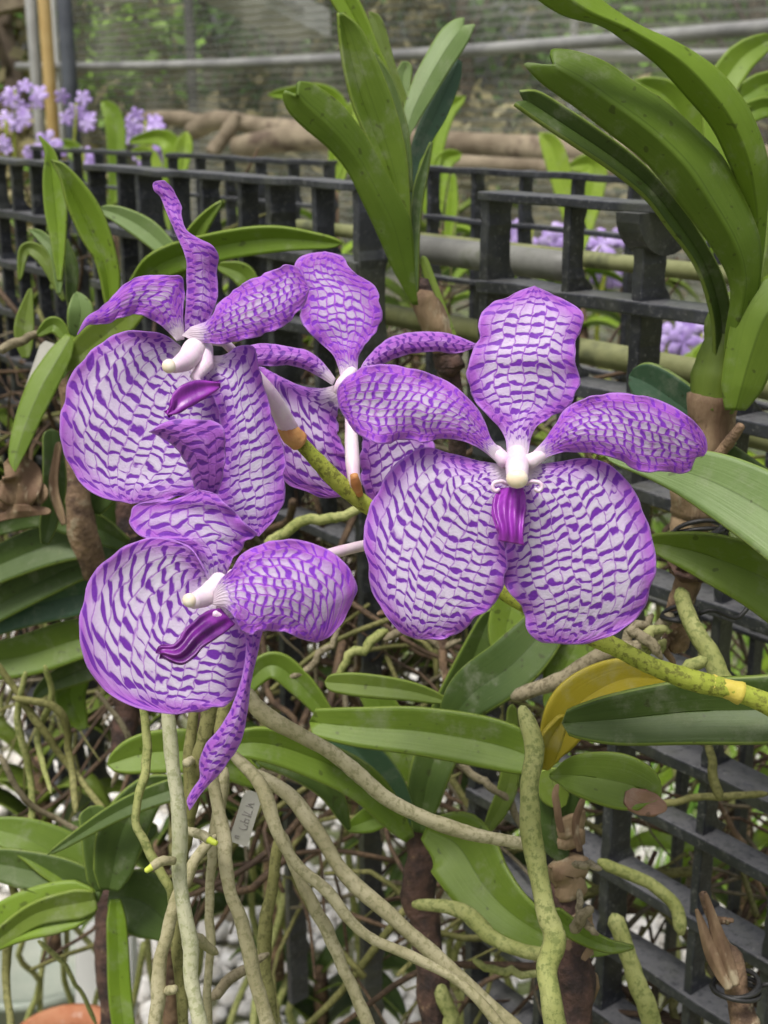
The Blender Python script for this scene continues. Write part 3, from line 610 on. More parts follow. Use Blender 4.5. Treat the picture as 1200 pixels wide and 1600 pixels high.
# left upper plant
p5 = plant('orchid_plant', 120, 800, .64, 'upper left orchid with bright upright leaves beside the grille')
leaf2('leaf', p5, [(166, 500), (163, 471), (157, 436), (147, 404), (126, 369), (105, 320), (94, 278), (80, 250)], [(186, 500), (187, 457), (187, 430), (182, 401), (171, 359), (154, 320), (129, 285), (101, 257), (80, 250)], BRIGHT, .64, fold=.6, keel=.35, d2=.62, label='sharp pointed bright leaf left of the flower')
leaf2('leaf', p5, [(88, 440), (80, 380), (70, 330), (67, 280), (70, 240), (60, 212)], [(98, 440), (103, 370), (104, 320), (97, 280), (86, 238), (62, 212)], BRIGHT, .70, fold=.5)
leaf('leaf', p5, [(200, 455, 22, .66), (250, 412, 44, .655), (330, 386, 44, .65), (430, 372, 40, .645), (535, 380, 14, .64)], BRIGHT, fold=.4, roll=14, label='long bright leaf pointing right behind the flower')
leaf('leaf', p5, [(262, 450, 26, .66), (298, 380, 30, .655), (320, 345, 22, .65), (347, 314, 6, .645)], GREEN, fold=.4)
leaf('leaf', p5, [(285, 415, 22, .69), (235, 365, 36, .69), (190, 338, 28, .69), (155, 326, 12, .69)], PALE, fold=.3)
leaf('leaf', p5, [(98, 590, 8, .62), (116, 540, 22, .615), (126, 490, 40, .61), (120, 456, 22, .61)], PALE, fold=.3, tip=.2)
leaf('leaf', p5, [(100, 575, 24, .615), (150, 535, 56, .61), (200, 495, 40, .605), (230, 480, 14, .6)], OLIVE, fold=.2)
leaf2('leaf', p5, [(100, 520), (84, 540), (62, 570), (45, 597), (28, 642), (17, 688), (15, 719), (24, 737)], [(122, 530), (108, 568), (84, 618), (66, 653), (45, 698), (32, 722), (24, 737)], GREEN, .61, fold=-.35, d2=.59, label='broad leaf hanging down at the left')
leaf('leaf', p5, [(108, 535, 12, .61), (85, 508, 26, .61), (58, 524, 8, .61)], GREEN, fold=.3)
leaf('leaf', p5, [(105, 700, 14, .62), (120, 640, 34, .62), (118, 580, 22, .62)], DARK, fold=.3)
leaf('leaf', p5, [(70, 850, 20, .62), (85, 760, 36, .62), (80, 670, 26, .62)], DARK, fold=.3)
leaf('leaf', p5, [(140, 800, 60, .66), (160, 720, 80, .66), (130, 640, 60, .66), (110, 560, 20, .66)], DARK, fold=.3)
leaf('leaf', p5, [(92, 460, 10, .72), (88, 400, 20, .72), (65, 370, 16, .72), (45, 358, 4, .72)], PALE, fold=.3)
leaf('leaf', p5, [(100, 470, 8, .74), (70, 405, 22, .74), (40, 390, 18, .74), (30, 440, 5, .74)], OLIVE, fold=.3)
leaf('leaf', p5, [(110, 480, 12, .73), (112, 420, 20, .73), (100, 370, 8, .73)], DARK, fold=.3)
leaf('leaf', p5, [(40, 560, 18, .72), (38, 510, 30, .72), (48, 450, 6, .72)], OLIVE, fold=.2)
leaf('leaf', p5, [(400, 470, 20, .72), (380, 430, 34, .72), (340, 415, 12, .72)], GREEN, fold=.3)
root_('flower_stub', p5, [(0, 548, .62), (40, 528, .62), (70, 520, .62)], ROOTB, r=[7, 7, 6])
root_('stem', p5, [(100, 560, .64), (112, 640, .645), (120, 720, .65), (128, 820, .65), (150, 900, .66)], BARK, r=[14, 18, 20, 22, 20], wob=.08)
leaf('sheath', p5, [(100, 820, 12, .61), (84, 760, 14, .61), (92, 690, 10, .61)], SHEATH, fold=.3, wav=.2)
leaf('sheath', p5, [(10, 720, 20, .6), (35, 745, 60, .6), (20, 790, 50, .6)], BARKD if False else SHEATH, fold=.3, wav=.5, label='dead curled brown leaf base')
leaf('sheath', p5, [(-20, 760, 30, .6), (30, 780, 50, .6), (75, 765, 20, .6)], SHEATH, fold=-.3, wav=.5)
leaf('sheath', p5, [(-30, 815, 16, .6), (30, 798, 20, .6), (80, 800, 8, .6)], SHEATH, fold=-.3, wav=.5)
# left middle dark plant
p6 = plant('orchid_plant', 200, 1000, .70, 'dark green orchid at the left with arching leaves behind the round petal')
for i, (q, mm) in enumerate([
    ([(200, 850, 30), (130, 815, 50), (60, 800, 44), (-40, 830, 30)], DARK),
    ([(205, 875, 30), (140, 848, 56), (70, 855, 64), (-50, 905, 50)], DARK),
    ([(205, 890, 30), (140, 880, 48), (70, 905, 56), (-50, 975, 40)], DARK),
    ([(200, 925, 30), (120, 930, 60), (40, 950, 56), (-50, 985, 40)], TEAL),
    ([(200, 985, 40), (120, 1000, 64), (40, 1025, 64), (-50, 1040, 50)], GREEN),
    ([(190, 1030, 25), (130, 1046, 40), (80, 1068, 28), (52, 1092, 10)], DARK),
    ([(180, 900, 60), (190, 830, 90), (200, 780, 80)], DARK),
    ([(130, 1140, 20), (110, 1090, 46), (120, 1050, 44)], BRIGHT)]):
    leaf('leaf', p6, [(a, b_, c_, .68 + .008 * i) for a, b_, c_ in q], mm, fold=.35, roll=(-20, 12, 8, -10, 6, 0, 0, 0)[i])
root_('stem', p6, [(200, 780, .72), (205, 900, .72), (200, 1050, .73), (190, 1200, .73)], BARKD, r=[20, 24, 24, 18], wob=.08)
for q, r, mm in [([(-10, 1030), (60, 1130), (110, 1200), (170, 1275)], [7, 8, 7, 6], ROOTY), ([(40, 1050), (28, 1130), (50, 1230), (48, 1340)], [6, 7, 7, 6], ROOTG), ([(20, 1090), (90, 1110), (110, 1180), (118, 1270)], [7, 8, 8, 6], ROOTY),
    ([(0, 1180), (40, 1250), (110, 1290), (160, 1310)], [6, 6, 6, 5], ROOTB), ([(70, 1040), (80, 1090), (60, 1160), (80, 1240)], [6, 7, 6, 5], ROOTG), ([(150, 1080), (200, 1150), (175, 1230)], [5, 6, 5], ROOTB),
    ([(10, 1350), (25, 1420), (10, 1520), (20, 1640)], [8, 9, 8, 8], ROOTY), ([(60, 1470), (110, 1520), (150, 1600)], [5, 5, 4], ROOTG)]:
    root_('root', p6, [(a, b_, .68 + .01 * (i % 3)) for i, (a, b_) in enumerate(q)], mm, r=[x * .8 for x in r], jit=1.2)
# bottom left plant
p7 = plant('orchid_plant', 160, 1600, .78, 'bottom left orchid rosette above the clay pot')
for i, (q, mm) in enumerate([
    ([(160, 1390, 40), (100, 1345, 62), (40, 1310, 48), (-40, 1290, 20)], GREEN),
    ([(160, 1395, 40), (90, 1370, 50), (0, 1350, 40), (-50, 1350, 20)], DARK),
    ([(150, 1410, 50), (90, 1420, 62), (20, 1440, 56), (-50, 1480, 40)], BRIGHT),
    ([(150, 1405, 40), (60, 1425, 30), (0, 1465, 24), (-30, 1490, 18)], OLIVE),
    ([(170, 1400, 40), (215, 1405, 76), (250, 1430, 68), (275, 1460, 30)], DARK),
    ([(165, 1390, 40), (160, 1320, 50), (140, 1260, 30)], DARK),
    ([(170, 1380, 40), (200, 1320, 40), (245, 1290, 16)], DARK),
    ([(180, 1405, 22), (184, 1480, 26), (188, 1560, 28), (200, 1650, 26)], BRIGHT),
    ([(170, 1390, 40), (190, 1300, 60), (230, 1240, 44), (280, 1220, 14)], DARK)]):
    leaf('leaf', p7, [(a, b_, c_ * 1.25, .66 - .006 * i) for a, b_, c_ in q], mm, fold=.3, roll=(10, -10, 14, -20, 10, 0, 0, 0, 8)[i])
root_('stem', p7, [(165, 1390, .79), (170, 1480, .79), (175, 1640, .79)], BARKD, r=[22, 20, 18])
# plant behind the hanging roots (bears the foreground roots)
p8 = plant('orchid_plant', 300, 1100, .52, 'orchid hidden behind the lower flower with long pale hanging roots')
leaf('leaf', p8, [(420, 1230, 22, .58), (330, 1180, 60, .575), (240, 1175, 64, .57), (168, 1195, 38, .565)], GREEN, fold=.45, roll=0, tip=.15)
leaf('leaf', p8, [(420, 1185, 24, .60), (330, 1215, 34, .60), (200, 1260, 30, .60), (75, 1335, 8, .60)], DARK, fold=.4)
leaf('leaf', p8, [(360, 1100, 20, .60), (420, 1040, 40, .60), (470, 1070, 38, .60), (520, 1130, 20, .60)], GREEN, fold=.4)
root_('stem', p8, [(330, 1000, .56), (320, 1100, .56), (330, 1180, .57)], BARKD, r=[18, 20, 14])
RT = [
 ([(224, 1080, .46), (228, 1180, .46), (214, 1260, .455), (238, 1335, .455), (264, 1385, .455), (268, 1420, .46)], 7, ROOTG, 3),
 ([(258, 1060, .42), (268, 1180, .42), (280, 1290, .42), (284, 1390, .42), (298, 1480, .42), (300, 1540, .42), (322, 1640, .42)], [9, 11, 12, 12, 12, 12, 12], ROOTW, 1),
 ([(306, 1080, .47), (296, 1190, .47), (290, 1300, .465), (276, 1420, .46), (282, 1520, .46), (288, 1640, .46)], [8, 9, 8, 8, 9, 9], ROOTY, 1.5),
 ([(330, 1080, .455), (318, 1160, .455), (298, 1260, .46), (292, 1330, .465)], [12, 12, 10, 8], ROOTY, 1.5),
 ([(325, 1180, .45), (345, 1290, .445), (358, 1370, .44), (385, 1470, .44), (400, 1540, .44), (430, 1640, .44)], [9, 11, 11, 11, 12, 12], ROOTP, 2),
 ([(375, 1070, .44), (420, 1122, .44), (520, 1178, .445), (610, 1248, .45), (710, 1296, .455), (835, 1322, .46)], [13, 13, 12, 12, 11, 10], ROOTP, 1),
 ([(360, 1175, .45), (405, 1225, .445), (435, 1305, .44), (470, 1352, .44), (515, 1392, .44), (560, 1450, .44), (650, 1500, .44), (740, 1555, .44), (810, 1640, .44)], [11, 11, 10, 9, 9, 8, 8, 8, 8], ROOTP, 2),
 ([(390, 1205, .47), (450, 1240, .465), (492, 1295, .46), (540, 1370, .455), (610, 1430, .45), (700, 1510, .45), (840, 1640, .45)], [12, 12, 12, 12, 12, 12, 12], ROOTP, 1.5),
 ([(440, 1300, .46), (470, 1380, .455), (510, 1450, .455), (545, 1530, .455), (590, 1640, .455)], [8, 10, 10, 10, 10], ROOTP, 2),
 ([(236, 1640, .45), (250, 1530, .45), (268, 1430, .45), (300, 1350, .452), (338, 1305, .455)], [11, 11, 11, 10, 8], ROOTP, 2),
 ([(326, 1640, .48), (325, 1500, .48), (328, 1400, .48), (338, 1300, .48), (352, 1200, .48)], [7, 7, 7, 9, 10], ROOTP, 2),
 ([(286, 1450, .43), (312, 1470, .43), (340, 1490, .435)], [7, 8, 6], ROOTP, 1),
 ([(380, 1060, .5), (345, 1130, .5), (350, 1250, .5)], [12, 11, 10], ROOTY, 2),
 ([(330, 1560, .50), (380, 1515, .50), (420, 1490, .50)], [9, 8, 6], ROOTB, 2),
 ([(440, 1300, .52), (420, 1400, .52), (415, 1500, .52), (425, 1640, .52)], [9, 10, 12, 12], ROOTY, 2),
]
for q, r, mm, j in RT: root_('root', p8, q, mm, r=r, jit=j)
for q, t in (([(292, 1298, .44), (312, 1303, .435), (326, 1312, .432)], (338, 1318, .43)), ([(272, 1345, .415), (255, 1345, .412), (238, 1354, .41)], (228, 1361, .41)),
             ([(300, 1188, .455), (292, 1192, .45)], None), ([(262, 1548, .45), (272, 1546, .445)], None)):
    o = root_('side_root', p8, q, ROOTP, r=[7, 8, 7], jit=.3)
    if t: root_('root_tip', p8, [q[-1], t], ROOTTIP, r=[6.5, 4], jit=0, n=8)
# lower right young growth
p9 = plant('orchid_plant', 1160, 1600, .48, 'bare brown orchid stem tied to the grille at the lower right')
root_('stem', p9, [(1098, 1395, .48), (1120, 1450, .48), (1140, 1510, .475), (1160, 1570, .47), (1175, 1640, .465)], BARK, r=[7, 10, 17, 22, 24], wob=.08, jit=3)
for q in ([(1150, 1540), (1125, 1470), (1102, 1395)], [(1140, 1545), (1112, 1490), (1088, 1420)]):
    leaf('sheath', p9, [(q[0][0], q[0][1], 16, .462), (q[1][0], q[1][1], 17, .463), (q[2][0], q[2][1], 5, .465)], SHEATH, fold=-.8, wav=.35, tip=.3)
root_('spur', p9, [(1118, 1440, .47), (1145, 1438, .465)], BARK, r=[7, 4])
root_('root', p9, [(958, 1430, .56), (985, 1500, .555), (1005, 1560, .55), (1030, 1640, .55)], ROOTG, r=[13, 15, 15, 16])
root_('root', p9, [(935, 1345, .58), (1000, 1375, .58), (1050, 1405, .58), (1065, 1460, .58)], ROOTG, r=[8, 10, 11, 10])
root_('root', p9, [(1105, 1150, .58), (1115, 1210, .58), (1125, 1250, .58)], ROOTY, r=[6, 7, 8])
root_('root', p9, [(960, 1250, .60), (1040, 1255, .6), (1110, 1245, .6), (1200, 1240, .6)], ROOTY, r=[6, 6, 6, 5])
root_('root', p9, [(1120, 1250, .7), (1160, 1320, .7), (1195, 1400, .7)], BARK, r=[4, 5, 4])
for i, (x, y, d, r, lb) in enumerate([(1062, 962, .505, 24, 'black wire tie round the roots below the right fan'), (1090, 832, .49, 34, 'black wire tie round the right brown stem above the dark leaf'), (1150, 1542, .468, 32, 'black wire tie round the lower right bare stem')]):
    mb = MB()
    for k in range(3):
        a = np.linspace(0, 2 * math.pi, 26); rr = r / FPX * d * (1.06 + .05 * k)
        c0 = P(x, y + (k - 1) * 5, d)
        mb.tube(np.stack([c0[0] + rr * np.cos(a), c0[1] + rr * np.sin(a), c0[2] + rr * .25 * np.cos(a + k)], 1), .0009, 6, caps=False)
    e = P(x + r, y, d); mb.tube(cr([e, e + [.006, -.002, .003], e + [.016, .0, -.001], e + [.022, .003, .004]], 10), .0009, 6)
    tag(mb.build('wire_tie', WIRE), lb, 'wire tie', 'wire ties holding plants to the rack')

# loose root tangle low inside the rack; extra dark brown stands in for shadow
rs = np.random.RandomState(3)
mbs = [MB(), MB(), MB()]
for i in range(1300):
    s = rs.uniform(-.25, 1.1) if rs.random_sample() > .25 else rs.uniform(.1, .9); nn_ = rs.uniform(-.07 if s > .0 else .0, .34); z = CAMH - KH * (rs.uniform(.34, .85) if s > .02 else rs.uniform(.7, 1.0)); p = F(s, 0, nn_); p[2] = z
    pts = [p]; dirv = rs.normal(0, 1, 3) * [.6, .6, .45]; dirv[2] -= .35
    for k in range(6):
        dirv = dirv / np.linalg.norm(dirv); pts.append(pts[-1] + dirv * rs.uniform(.02, .055)); dirv = dirv + rs.normal(0, .42, 3) + [0, 0, -.1]
    mbs[(i * 7 // 2) % 3 if rs.random_sample() > .4 else 2].tube(cr(np.array(pts), 18), rs.uniform(.0008, .0030) * np.linspace(1, .45, 18), 6, .05, rs)
for mb, mm, lb in zip(mbs, TANG, ('tangle of thin grey brown dead roots low inside the rack', 'tangle of thin olive roots low inside the rack', 'tangle of dark brown rootlets standing in for shadow low inside the rack')):
    tag(mb.build('root_tangle', mm), lb, 'roots', kind='stuff')

# ------------------------------------------------------------------ the flowering spray
spray = thing('orchid_flower_spray', P(1230, 1115, .40), 'spray of four open purple netted orchid flowers on a yellow green stem', 'orchid flowers')
root_('flower_stem', spray, [(1260, 1130, .405), (1200, 1100, .405), (1150, 1080, .405), (1050, 1052, .405), (940, 1003, .408), (850, 965, .415), (760, 905, .42), (670, 850, .42), (590, 800, .415), (530, 755, .41), (466, 688, .405)], SPIKE, r=[18, 17, 16, 15, 14, 13, 13, 14, 13.5, 13, 12], jit=1, seg=16)
root_('stem_band', spray, [(1112, 1070, .405), (1135, 1076, .405), (1158, 1084, .405)], COLLARY, r=[17, 17, 18], jit=0, seg=16, n=10)
def petal_patch(Lp, Rp, D, cup, nu=44, nv=64, ncol=8, rowpx=15., basept=None, ruf=1.0, seed=0, arch=0., thick=None):
    """two margins (px, py[, mm]) from base to tip, D = depth of the flower; mm offsets are toward the viewer"""
    Lp = np.array([(p[0], p[1], p[2] if len(p) > 2 else 0) for p in Lp], float)
    Rp = np.array([(p[0], p[1], p[2] if len(p) > 2 else 0) for p in Rp], float)
    l = cr(Lp, nv); r = cr(Rp, nv); v = np.linspace(0, 1, nv)[:, None]; u = np.linspace(0, 1, nu)[None, :]
    X = l[:, None, :] * (1 - u[..., None]) + r[:, None, :] * u[..., None]
    rr = np.random.RandomState(seed)
    wid = np.hypot(l[:, 0] - r[:, 0], l[:, 1] - r[:, 1])[:, None]
    hump = 4 * u * (1 - u)
    mm = X[..., 2] + cup * hump * np.sin(np.pi * np.clip(v, 0, 1) ** .8) + arch * np.sin(np.pi * v)
    # gentle random undulation of surface and margin, and faint ribs
    for _ in range(5):
        fu, fv = rr.uniform(.6, 2.4), rr.uniform(1, 4.5)
        mm = mm + ruf * rr.uniform(.15, .5) * np.sin(fu * 3.1 * u + rr.uniform(0, 6.3)) * np.sin(fv * 3.1 * v + rr.uniform(0, 6.3)) * np.clip(wid / 120, .1, 1)
    for side in (0, 1):
        e = np.clip(1 - (u if side == 0 else 1 - u) / .16, 0, 1) ** 2
        mm = mm + ruf * e * .9 * np.sin(v * rr.uniform(22, 34) + rr.uniform(0, 6)) * np.clip(wid / 100, 0, 1)
    ex = ruf * 1.6 * np.sin(v * 29 + seed) + ruf * 1.1 * np.sin(v * 51 + seed * 2) + ruf * .7 * np.sin(v * 83 + seed * 3)
    px = X[..., 0] + ex * (u - .5) * 2 * np.clip(wid / 120, 0, 1); py = X[..., 1] + ex * .6 * (u - .5) * 2 * np.clip(wid / 120, 0, 1)
    d = D - mm / 1000.
    # keep the margin on its outline: only depth moves
    W3 = P(px, py, d)
    bp = np.array(basept if basept is not None else (Lp[0, :2] + Rp[0, :2]) / 2)
    dist = np.hypot(px - bp[0], py - bp[1])
    B = np.vstack([l[:, :2], r[::-1, :2]])
    fl = np.stack([px.ravel(), py.ravel()], 1); edge = np.full(len(fl), 1e9)
    for q in B: edge = np.minimum(edge, np.hypot(fl[:, 0] - q[0], fl[:, 1] - q[1]))
    edge = edge.reshape(px.shape); edge[:, 0] = 0; edge[:, -1] = 0
    U = np.broadcast_to(u * ncol, px.shape); Vv = (dist * .65 + .35 * np.broadcast_to(v * dist[-1].mean(), px.shape)) / rowpx
    uv = np.stack([U, Vv], -1).reshape(-1, 2); uv2 = np.stack([edge, dist], -1).reshape(-1, 2)
    f = [(i * nu + j, i * nu + j + 1, (i + 1) * nu + j + 1, (i + 1) * nu + j) for i in range(nv - 1) for j in range(nu - 1)]
    return W3.reshape(-1, 3), f, uv, uv2
def petal(name, par, m, patches, label=None, m2=None):
    vs, fs, us, u2, k = [], [], [], [], 0
    for pt in patches:
        v, f, a, b_ = pt; vs.append(v); fs += [tuple(i + k for i in q) for q in f]; us.append(a); u2.append(b_); k += len(v)
    o = mesh_obj(name, np.vstack(vs), fs, m, par, uv=np.vstack(us), uv2=np.vstack(u2)); solid(o, .00035)
    if m2:
        o.data.materials.append(m2); n1 = len(patches[0][1])
        for p in list(o.data.polygons)[n1:]: p.material_index = 1
    if label: o['label'] = label
    return o
def blob(mb, c, rad, ax=None, n=10, seg=16):
    """ellipsoid at c with 3 semi-axis vectors"""
    c = np.asarray(c, float); ax = np.asarray(ax, float)
    vs = []
    for i in range(1, n):
        th = math.pi * i / n
        for k in range(seg):
            a = 2 * math.pi * k / seg
            vs.append(c + ax[0] * math.sin(th) * math.cos(a) + ax[1] * math.sin(th) * math.sin(a) + ax[2] * math.cos(th))
    e = len(vs); vs += [c + ax[2], c - ax[2]]
    f = [(i * seg + k, (i + 1) * seg + k, (i + 1) * seg + (k + 1) % seg, i * seg + (k + 1) % seg) for i in range(n - 2) for k in range(seg)]
    f += [(e, k, (k + 1) % seg) for k in range(seg)] + [(e + 1, (n - 2) * seg + (k + 1) % seg, (n - 2) * seg + k) for k in range(seg)]
    mb.add(vs, f)
RT_ = np.array([1., 0, 0]); UP_ = np.array([0, SP, CP]); FW_ = np.array([0, CP, -SP])
def px2m(p, d): return p / FPX * d
def column(par, pts, rads, D, label):
    """the flower's central body: skin of revolution along px points with mm offset; returns the flower object"""
    a = np.array([(x, y, D - z / 1000.) for x, y, z in pts]); n = 22
    s = cr(a, n); C = P(s[:, 0], s[:, 1], s[:, 2]); t = np.linspace(0, 1, n)
    r = np.interp(t, np.linspace(0, 1, len(rads)), rads) * D / FPX
    mb = MB(); mb.tube(C, r, 20)
    o = mb.build('flower', WHITEP, par); o['label'] = label
    sb = o.modifiers.new('sm', 'SUBSURF'); sb.levels = 1; sb.render_levels = 1
    return o
def lip(par, Lp, Rp, D, m, ridges=3, cup=2.0, seed=0):
    v, f, a, b_ = petal_patch(Lp, Rp, D, 0, nu=32, nv=40, ncol=4, ruf=.4, seed=seed)
    # ridges: recompute with extra depth relief
    nu, nv = 32, 40; V3 = v.reshape(nv, nu, 3); u = np.linspace(0, 1, nu)[None, :, None]; t = np.linspace(0, 1, nv)[:, None, None]
    rel = (cup * np.sqrt(np.clip(4 * u * (1 - u), 0, 1)) + .9 * np.cos(u * math.pi * 2 * ridges)) * np.sin(np.pi * np.clip(t * .9 + .08, 0, 1)) / 1000
    V3 = V3 - FW_ * rel
    o = mesh_obj('lip', V3.reshape(-1, 3), f, m, par, uv=a, uv2=b_); solid(o, .0014, 1); return o

# ---- right hand flower (faces the viewer)
D4 = .365
f4 = column(spray, [(808, 706, 0), (808, 718, 3), (808, 735, 8), (808, 748, 13)], [15, 19, 18, 16], D4, 'rightmost flower, wide open and facing the viewer')
mb = MB(); blob(mb, P(808, 748, D4 - .0155), 1, (RT_ * px2m(17, D4), UP_ * px2m(15, D4), FW_ * px2m(12, D4))); mb.build('flower_cap', CAPM, f4)
mb = MB()
mb.tube(P([790, 775, 762], [722, 705, 695], [D4 - .005, D4 - .002, D4]), [.0022, .0018, .0010], 10)
mb.tube(P([826, 845, 860], [722, 712, 708], [D4 - .005, D4 - .002, D4]), [.0022, .0018, .0010], 10)
for sg in (-1, 1):   # curled horns beside the lip
    a = np.linspace(0, 4.2, 18); cx = 808 + sg * 32; rr = 9 * (1 - a / 7)
    pts = [(808 + sg * 14, 757, D4 - .006), (808 + sg * 24, 752, D4 - .007)] + [(cx + sg * math.sin(q) * k * .9, 762 - math.cos(q) * k, D4 - .008) for q, k in zip(a, rr)]
    pts = np.array(pts); mb.tube(P(pts[:, 0], pts[:, 1], pts[:, 2]), px2m(3.2, D4), 8)
mb.build('side_lobes', WHITEP, f4)
petal('lateral_sepal', f4, MP['sepal'], [petal_patch(
    [(788, 726, 2), (760, 722, 1), (735, 717, 0), (700, 708, -1), (670, 698, -1), (640, 708, -2), (612, 735, -3), (588, 768, -4), (573, 810, -4), (569, 850, -4), (575, 890, -4), (583, 925, -4), (600, 957, -4), (622, 985, -5), (650, 998, -5)],
    [(800, 742, 2), (800, 775, 2), (790, 812, 2), (790, 850, 2), (793, 885, 1), (786, 918, 0), (768, 946, -1), (738, 972, -2), (715, 988, -3), (690, 999, -4), (650, 998, -5)], D4, 2.0, ncol=11, rowpx=14.5, basept=(800, 725), seed=41)])
petal('lateral_sepal', f4, MP['sepal'], [petal_patch(
    [(814, 742, 2), (806, 780, 2), (797, 815, 2), (790, 860, 1), (787, 905, 0), (796, 925, 0), (812, 945, -1), (822, 965, -2), (824, 985, -3), (842, 1001, -4), (880, 1006, -5)],
    [(824, 728, 2), (850, 726, 1), (880, 719, 0), (912, 716, -1), (948, 724, -2), (976, 748, -3), (1000, 785, -4), (1016, 830, -4), (1024, 880, -4), (1017, 925, -4), (996, 962, -5), (965, 988, -5), (925, 1004, -5), (880, 1006, -5)], D4, 2.0, ncol=11, rowpx=14.5, basept=(812, 725), seed=42)])
petal('dorsal_sepal', f4, MP['dorsal'], [petal_patch(
    [(792, 718, 2), (791, 690, 1), (780, 668, 0), (762, 650, -1), (744, 628, -2), (732, 603, -2), (729, 580, -2), (738, 555, -1), (746, 530, -2), (750, 498, -3), (768, 475, -4), (800, 460, -5), (836, 447, -6)],
    [(826, 718, 2), (827, 690, 1), (838, 668, 0), (860, 653, -1), (886, 636, -2), (903, 612, -2), (906, 590, -2), (897, 562, -1), (904, 528, -2), (911, 495, -3), (904, 482, -4), (872, 464, -5), (836, 447, -6)], D4 + .001, 1.5, ncol=8, rowpx=14.5, basept=(808, 720), seed=43)])
petal('petal', f4, MP['petal'], [petal_patch(
    [(786, 706, 1), (768, 686, 1), (755, 655, 2), (735, 625, 3), (702, 598, 4), (660, 580, 5), (610, 570, 5), (570, 573, 4), (543, 588, 3), (527, 612, 2), (530, 636, 1)],
    [(776, 722, 1), (755, 704, 1), (730, 692, 1), (705, 685, 2), (682, 687, 2), (660, 692, 2), (638, 686, 2), (608, 693, 2), (584, 691, 2), (560, 678, 1), (545, 662, 1), (530, 636, 1)], D4 - .003, 1.6, ncol=9, rowpx=13.5, basept=(786, 718), seed=44)], 'left petal overlapping the flower behind')
petal('petal', f4, MP['petal'], [petal_patch(
    [(832, 708, 1), (850, 688, 1), (866, 664, 2), (884, 641, 3), (912, 622, 4), (955, 615, 5), (1000, 617, 4), (1040, 630, 3), (1076, 651, 1), (1098, 674, -1), (1105, 700, -3), (1100, 712, -4)],
    [(838, 724, 1), (858, 713, 1), (888, 706, 1), (918, 707, 1), (948, 713, 1), (972, 720, 1), (990, 733, 0), (1010, 738, -1), (1035, 736, -2), (1062, 740, -3), (1078, 733, -4), (1086, 716, -4), (1100, 712, -4)], D4 - .002, 1.6, ncol=9, rowpx=13.5, basept=(826, 716), seed=45)])
lip(f4, [(782, 762, 6), (771, 778, 8), (770, 800, 10), (778, 825, 12), (779, 845, 12)], [(818, 762, 6), (822, 785, 8), (819, 810, 10), (817, 835, 12), (819, 852, 12)], D4, LIPM, seed=4)

# ---- flower at the upper left
D1 = .375
f1 = column(spray, [(318, 535, 0), (305, 545, 4), (292, 562, 9), (270, 574, 14)], [17, 19, 16, 10], D1, 'upper left flower turned to the left with a folded lower sepal')
mb = MB(); blob(mb, P(264, 572, D1 - .0145), 1, (RT_ * px2m(11, D1), UP_ * px2m(11, D1), FW_ * px2m(9, D1))); mb.build('flower_cap', CAPM, f1)
mb = MB()
mb.tube(P([318, 322, 305, 312], [545, 570, 590, 600], [D1 - .002, D1 - .006, D1 - .008, D1 - .009]), [px2m(15, D1), px2m(12, D1), px2m(9, D1), px2m(4, D1)], 16)
mb.tube(P([326, 350, 372], [534, 534, 556], [D1, D1 + .004, D1 + .008]), [px2m(5, D1), px2m(8, D1), px2m(8, D1)], 12)
mb.build('side_lobes', WHITEP, f1)
petal('dorsal_sepal', f1, MP['dorsal'], [petal_patch(
    [(288, 520, 0), (290, 480, 2), (292, 440, 3), (290, 405, 4), (284, 385, 4), (272, 358, 3), (258, 325, 2), (250, 306, 2), (240, 297, 3), (240, 285, 3), (256, 282, 3)],
    [(316, 520, 0), (336, 478, 1), (341, 455, 0), (338, 425, 0), (342, 402, 1), (332, 384, 3), (308, 372, 4), (290, 358, 4), (283, 335, 2), (284, 325, 1), (276, 306, 1), (268, 292, 2), (256, 282, 3)], D1, 1.2, ncol=4, rowpx=12.5, basept=(300, 555), seed=11, ruf=.6)], 'narrow twisted top sepal')
petal('petal', f1, MP['petal'], [petal_patch(
    [(288, 530, 0), (286, 490, 2), (288, 455, 3), (284, 432, 4), (255, 430, 4), (222, 432, 4), (200, 439, 4), (180, 460, 4), (158, 480, 4), (135, 497, 4), (121, 523, 4)],
    [(276, 533, 0), (265, 520, 0), (248, 506, 1), (228, 495, 2), (208, 491, 2), (190, 496, 3), (172, 504, 3), (150, 507, 3), (136, 508, 4), (121, 523, 4)], D1, 1.2, ncol=8, rowpx=12.5, basept=(285, 535), seed=12)])
petal('petal', f1, MP['petal'], [petal_patch(
    [(298, 512, 1), (326, 500, 3), (340, 478, 5), (370, 450, 6), (405, 431, 6), (434, 420, 5), (450, 413, 5), (470, 422, 4), (484, 450, 3)],
    [(284, 524, 1), (310, 534, 2), (350, 537, 4), (392, 528, 5), (430, 516, 5), (460, 495, 4), (476, 472, 3), (484, 450, 3)], D1 - .004, 1.6, ncol=8, rowpx=12.5, basept=(290, 520), seed=13)])
petal('lateral_sepal', f1, MP['sepal'], [petal_patch(
    [(290, 552, 0), (275, 535, 0), (250, 521, -1), (215, 517, -2), (175, 525, -3), (145, 545, -4), (115, 583, -5), (98, 628, -5), (94, 675, -5), (104, 718, -5), (124, 752, -5), (155, 775, -5), (205, 787, -5)],
    [(312, 570, 0), (330, 600, 1), (345, 640, 2), (352, 690, 2), (350, 725, 1), (336, 752, 0), (310, 770, -2), (280, 777, -3), (245, 783, -4), (205, 787, -5)], D1 + .004, -3, ncol=12, rowpx=14.5, basept=(302, 555), seed=14)], 'large round lower sepal')
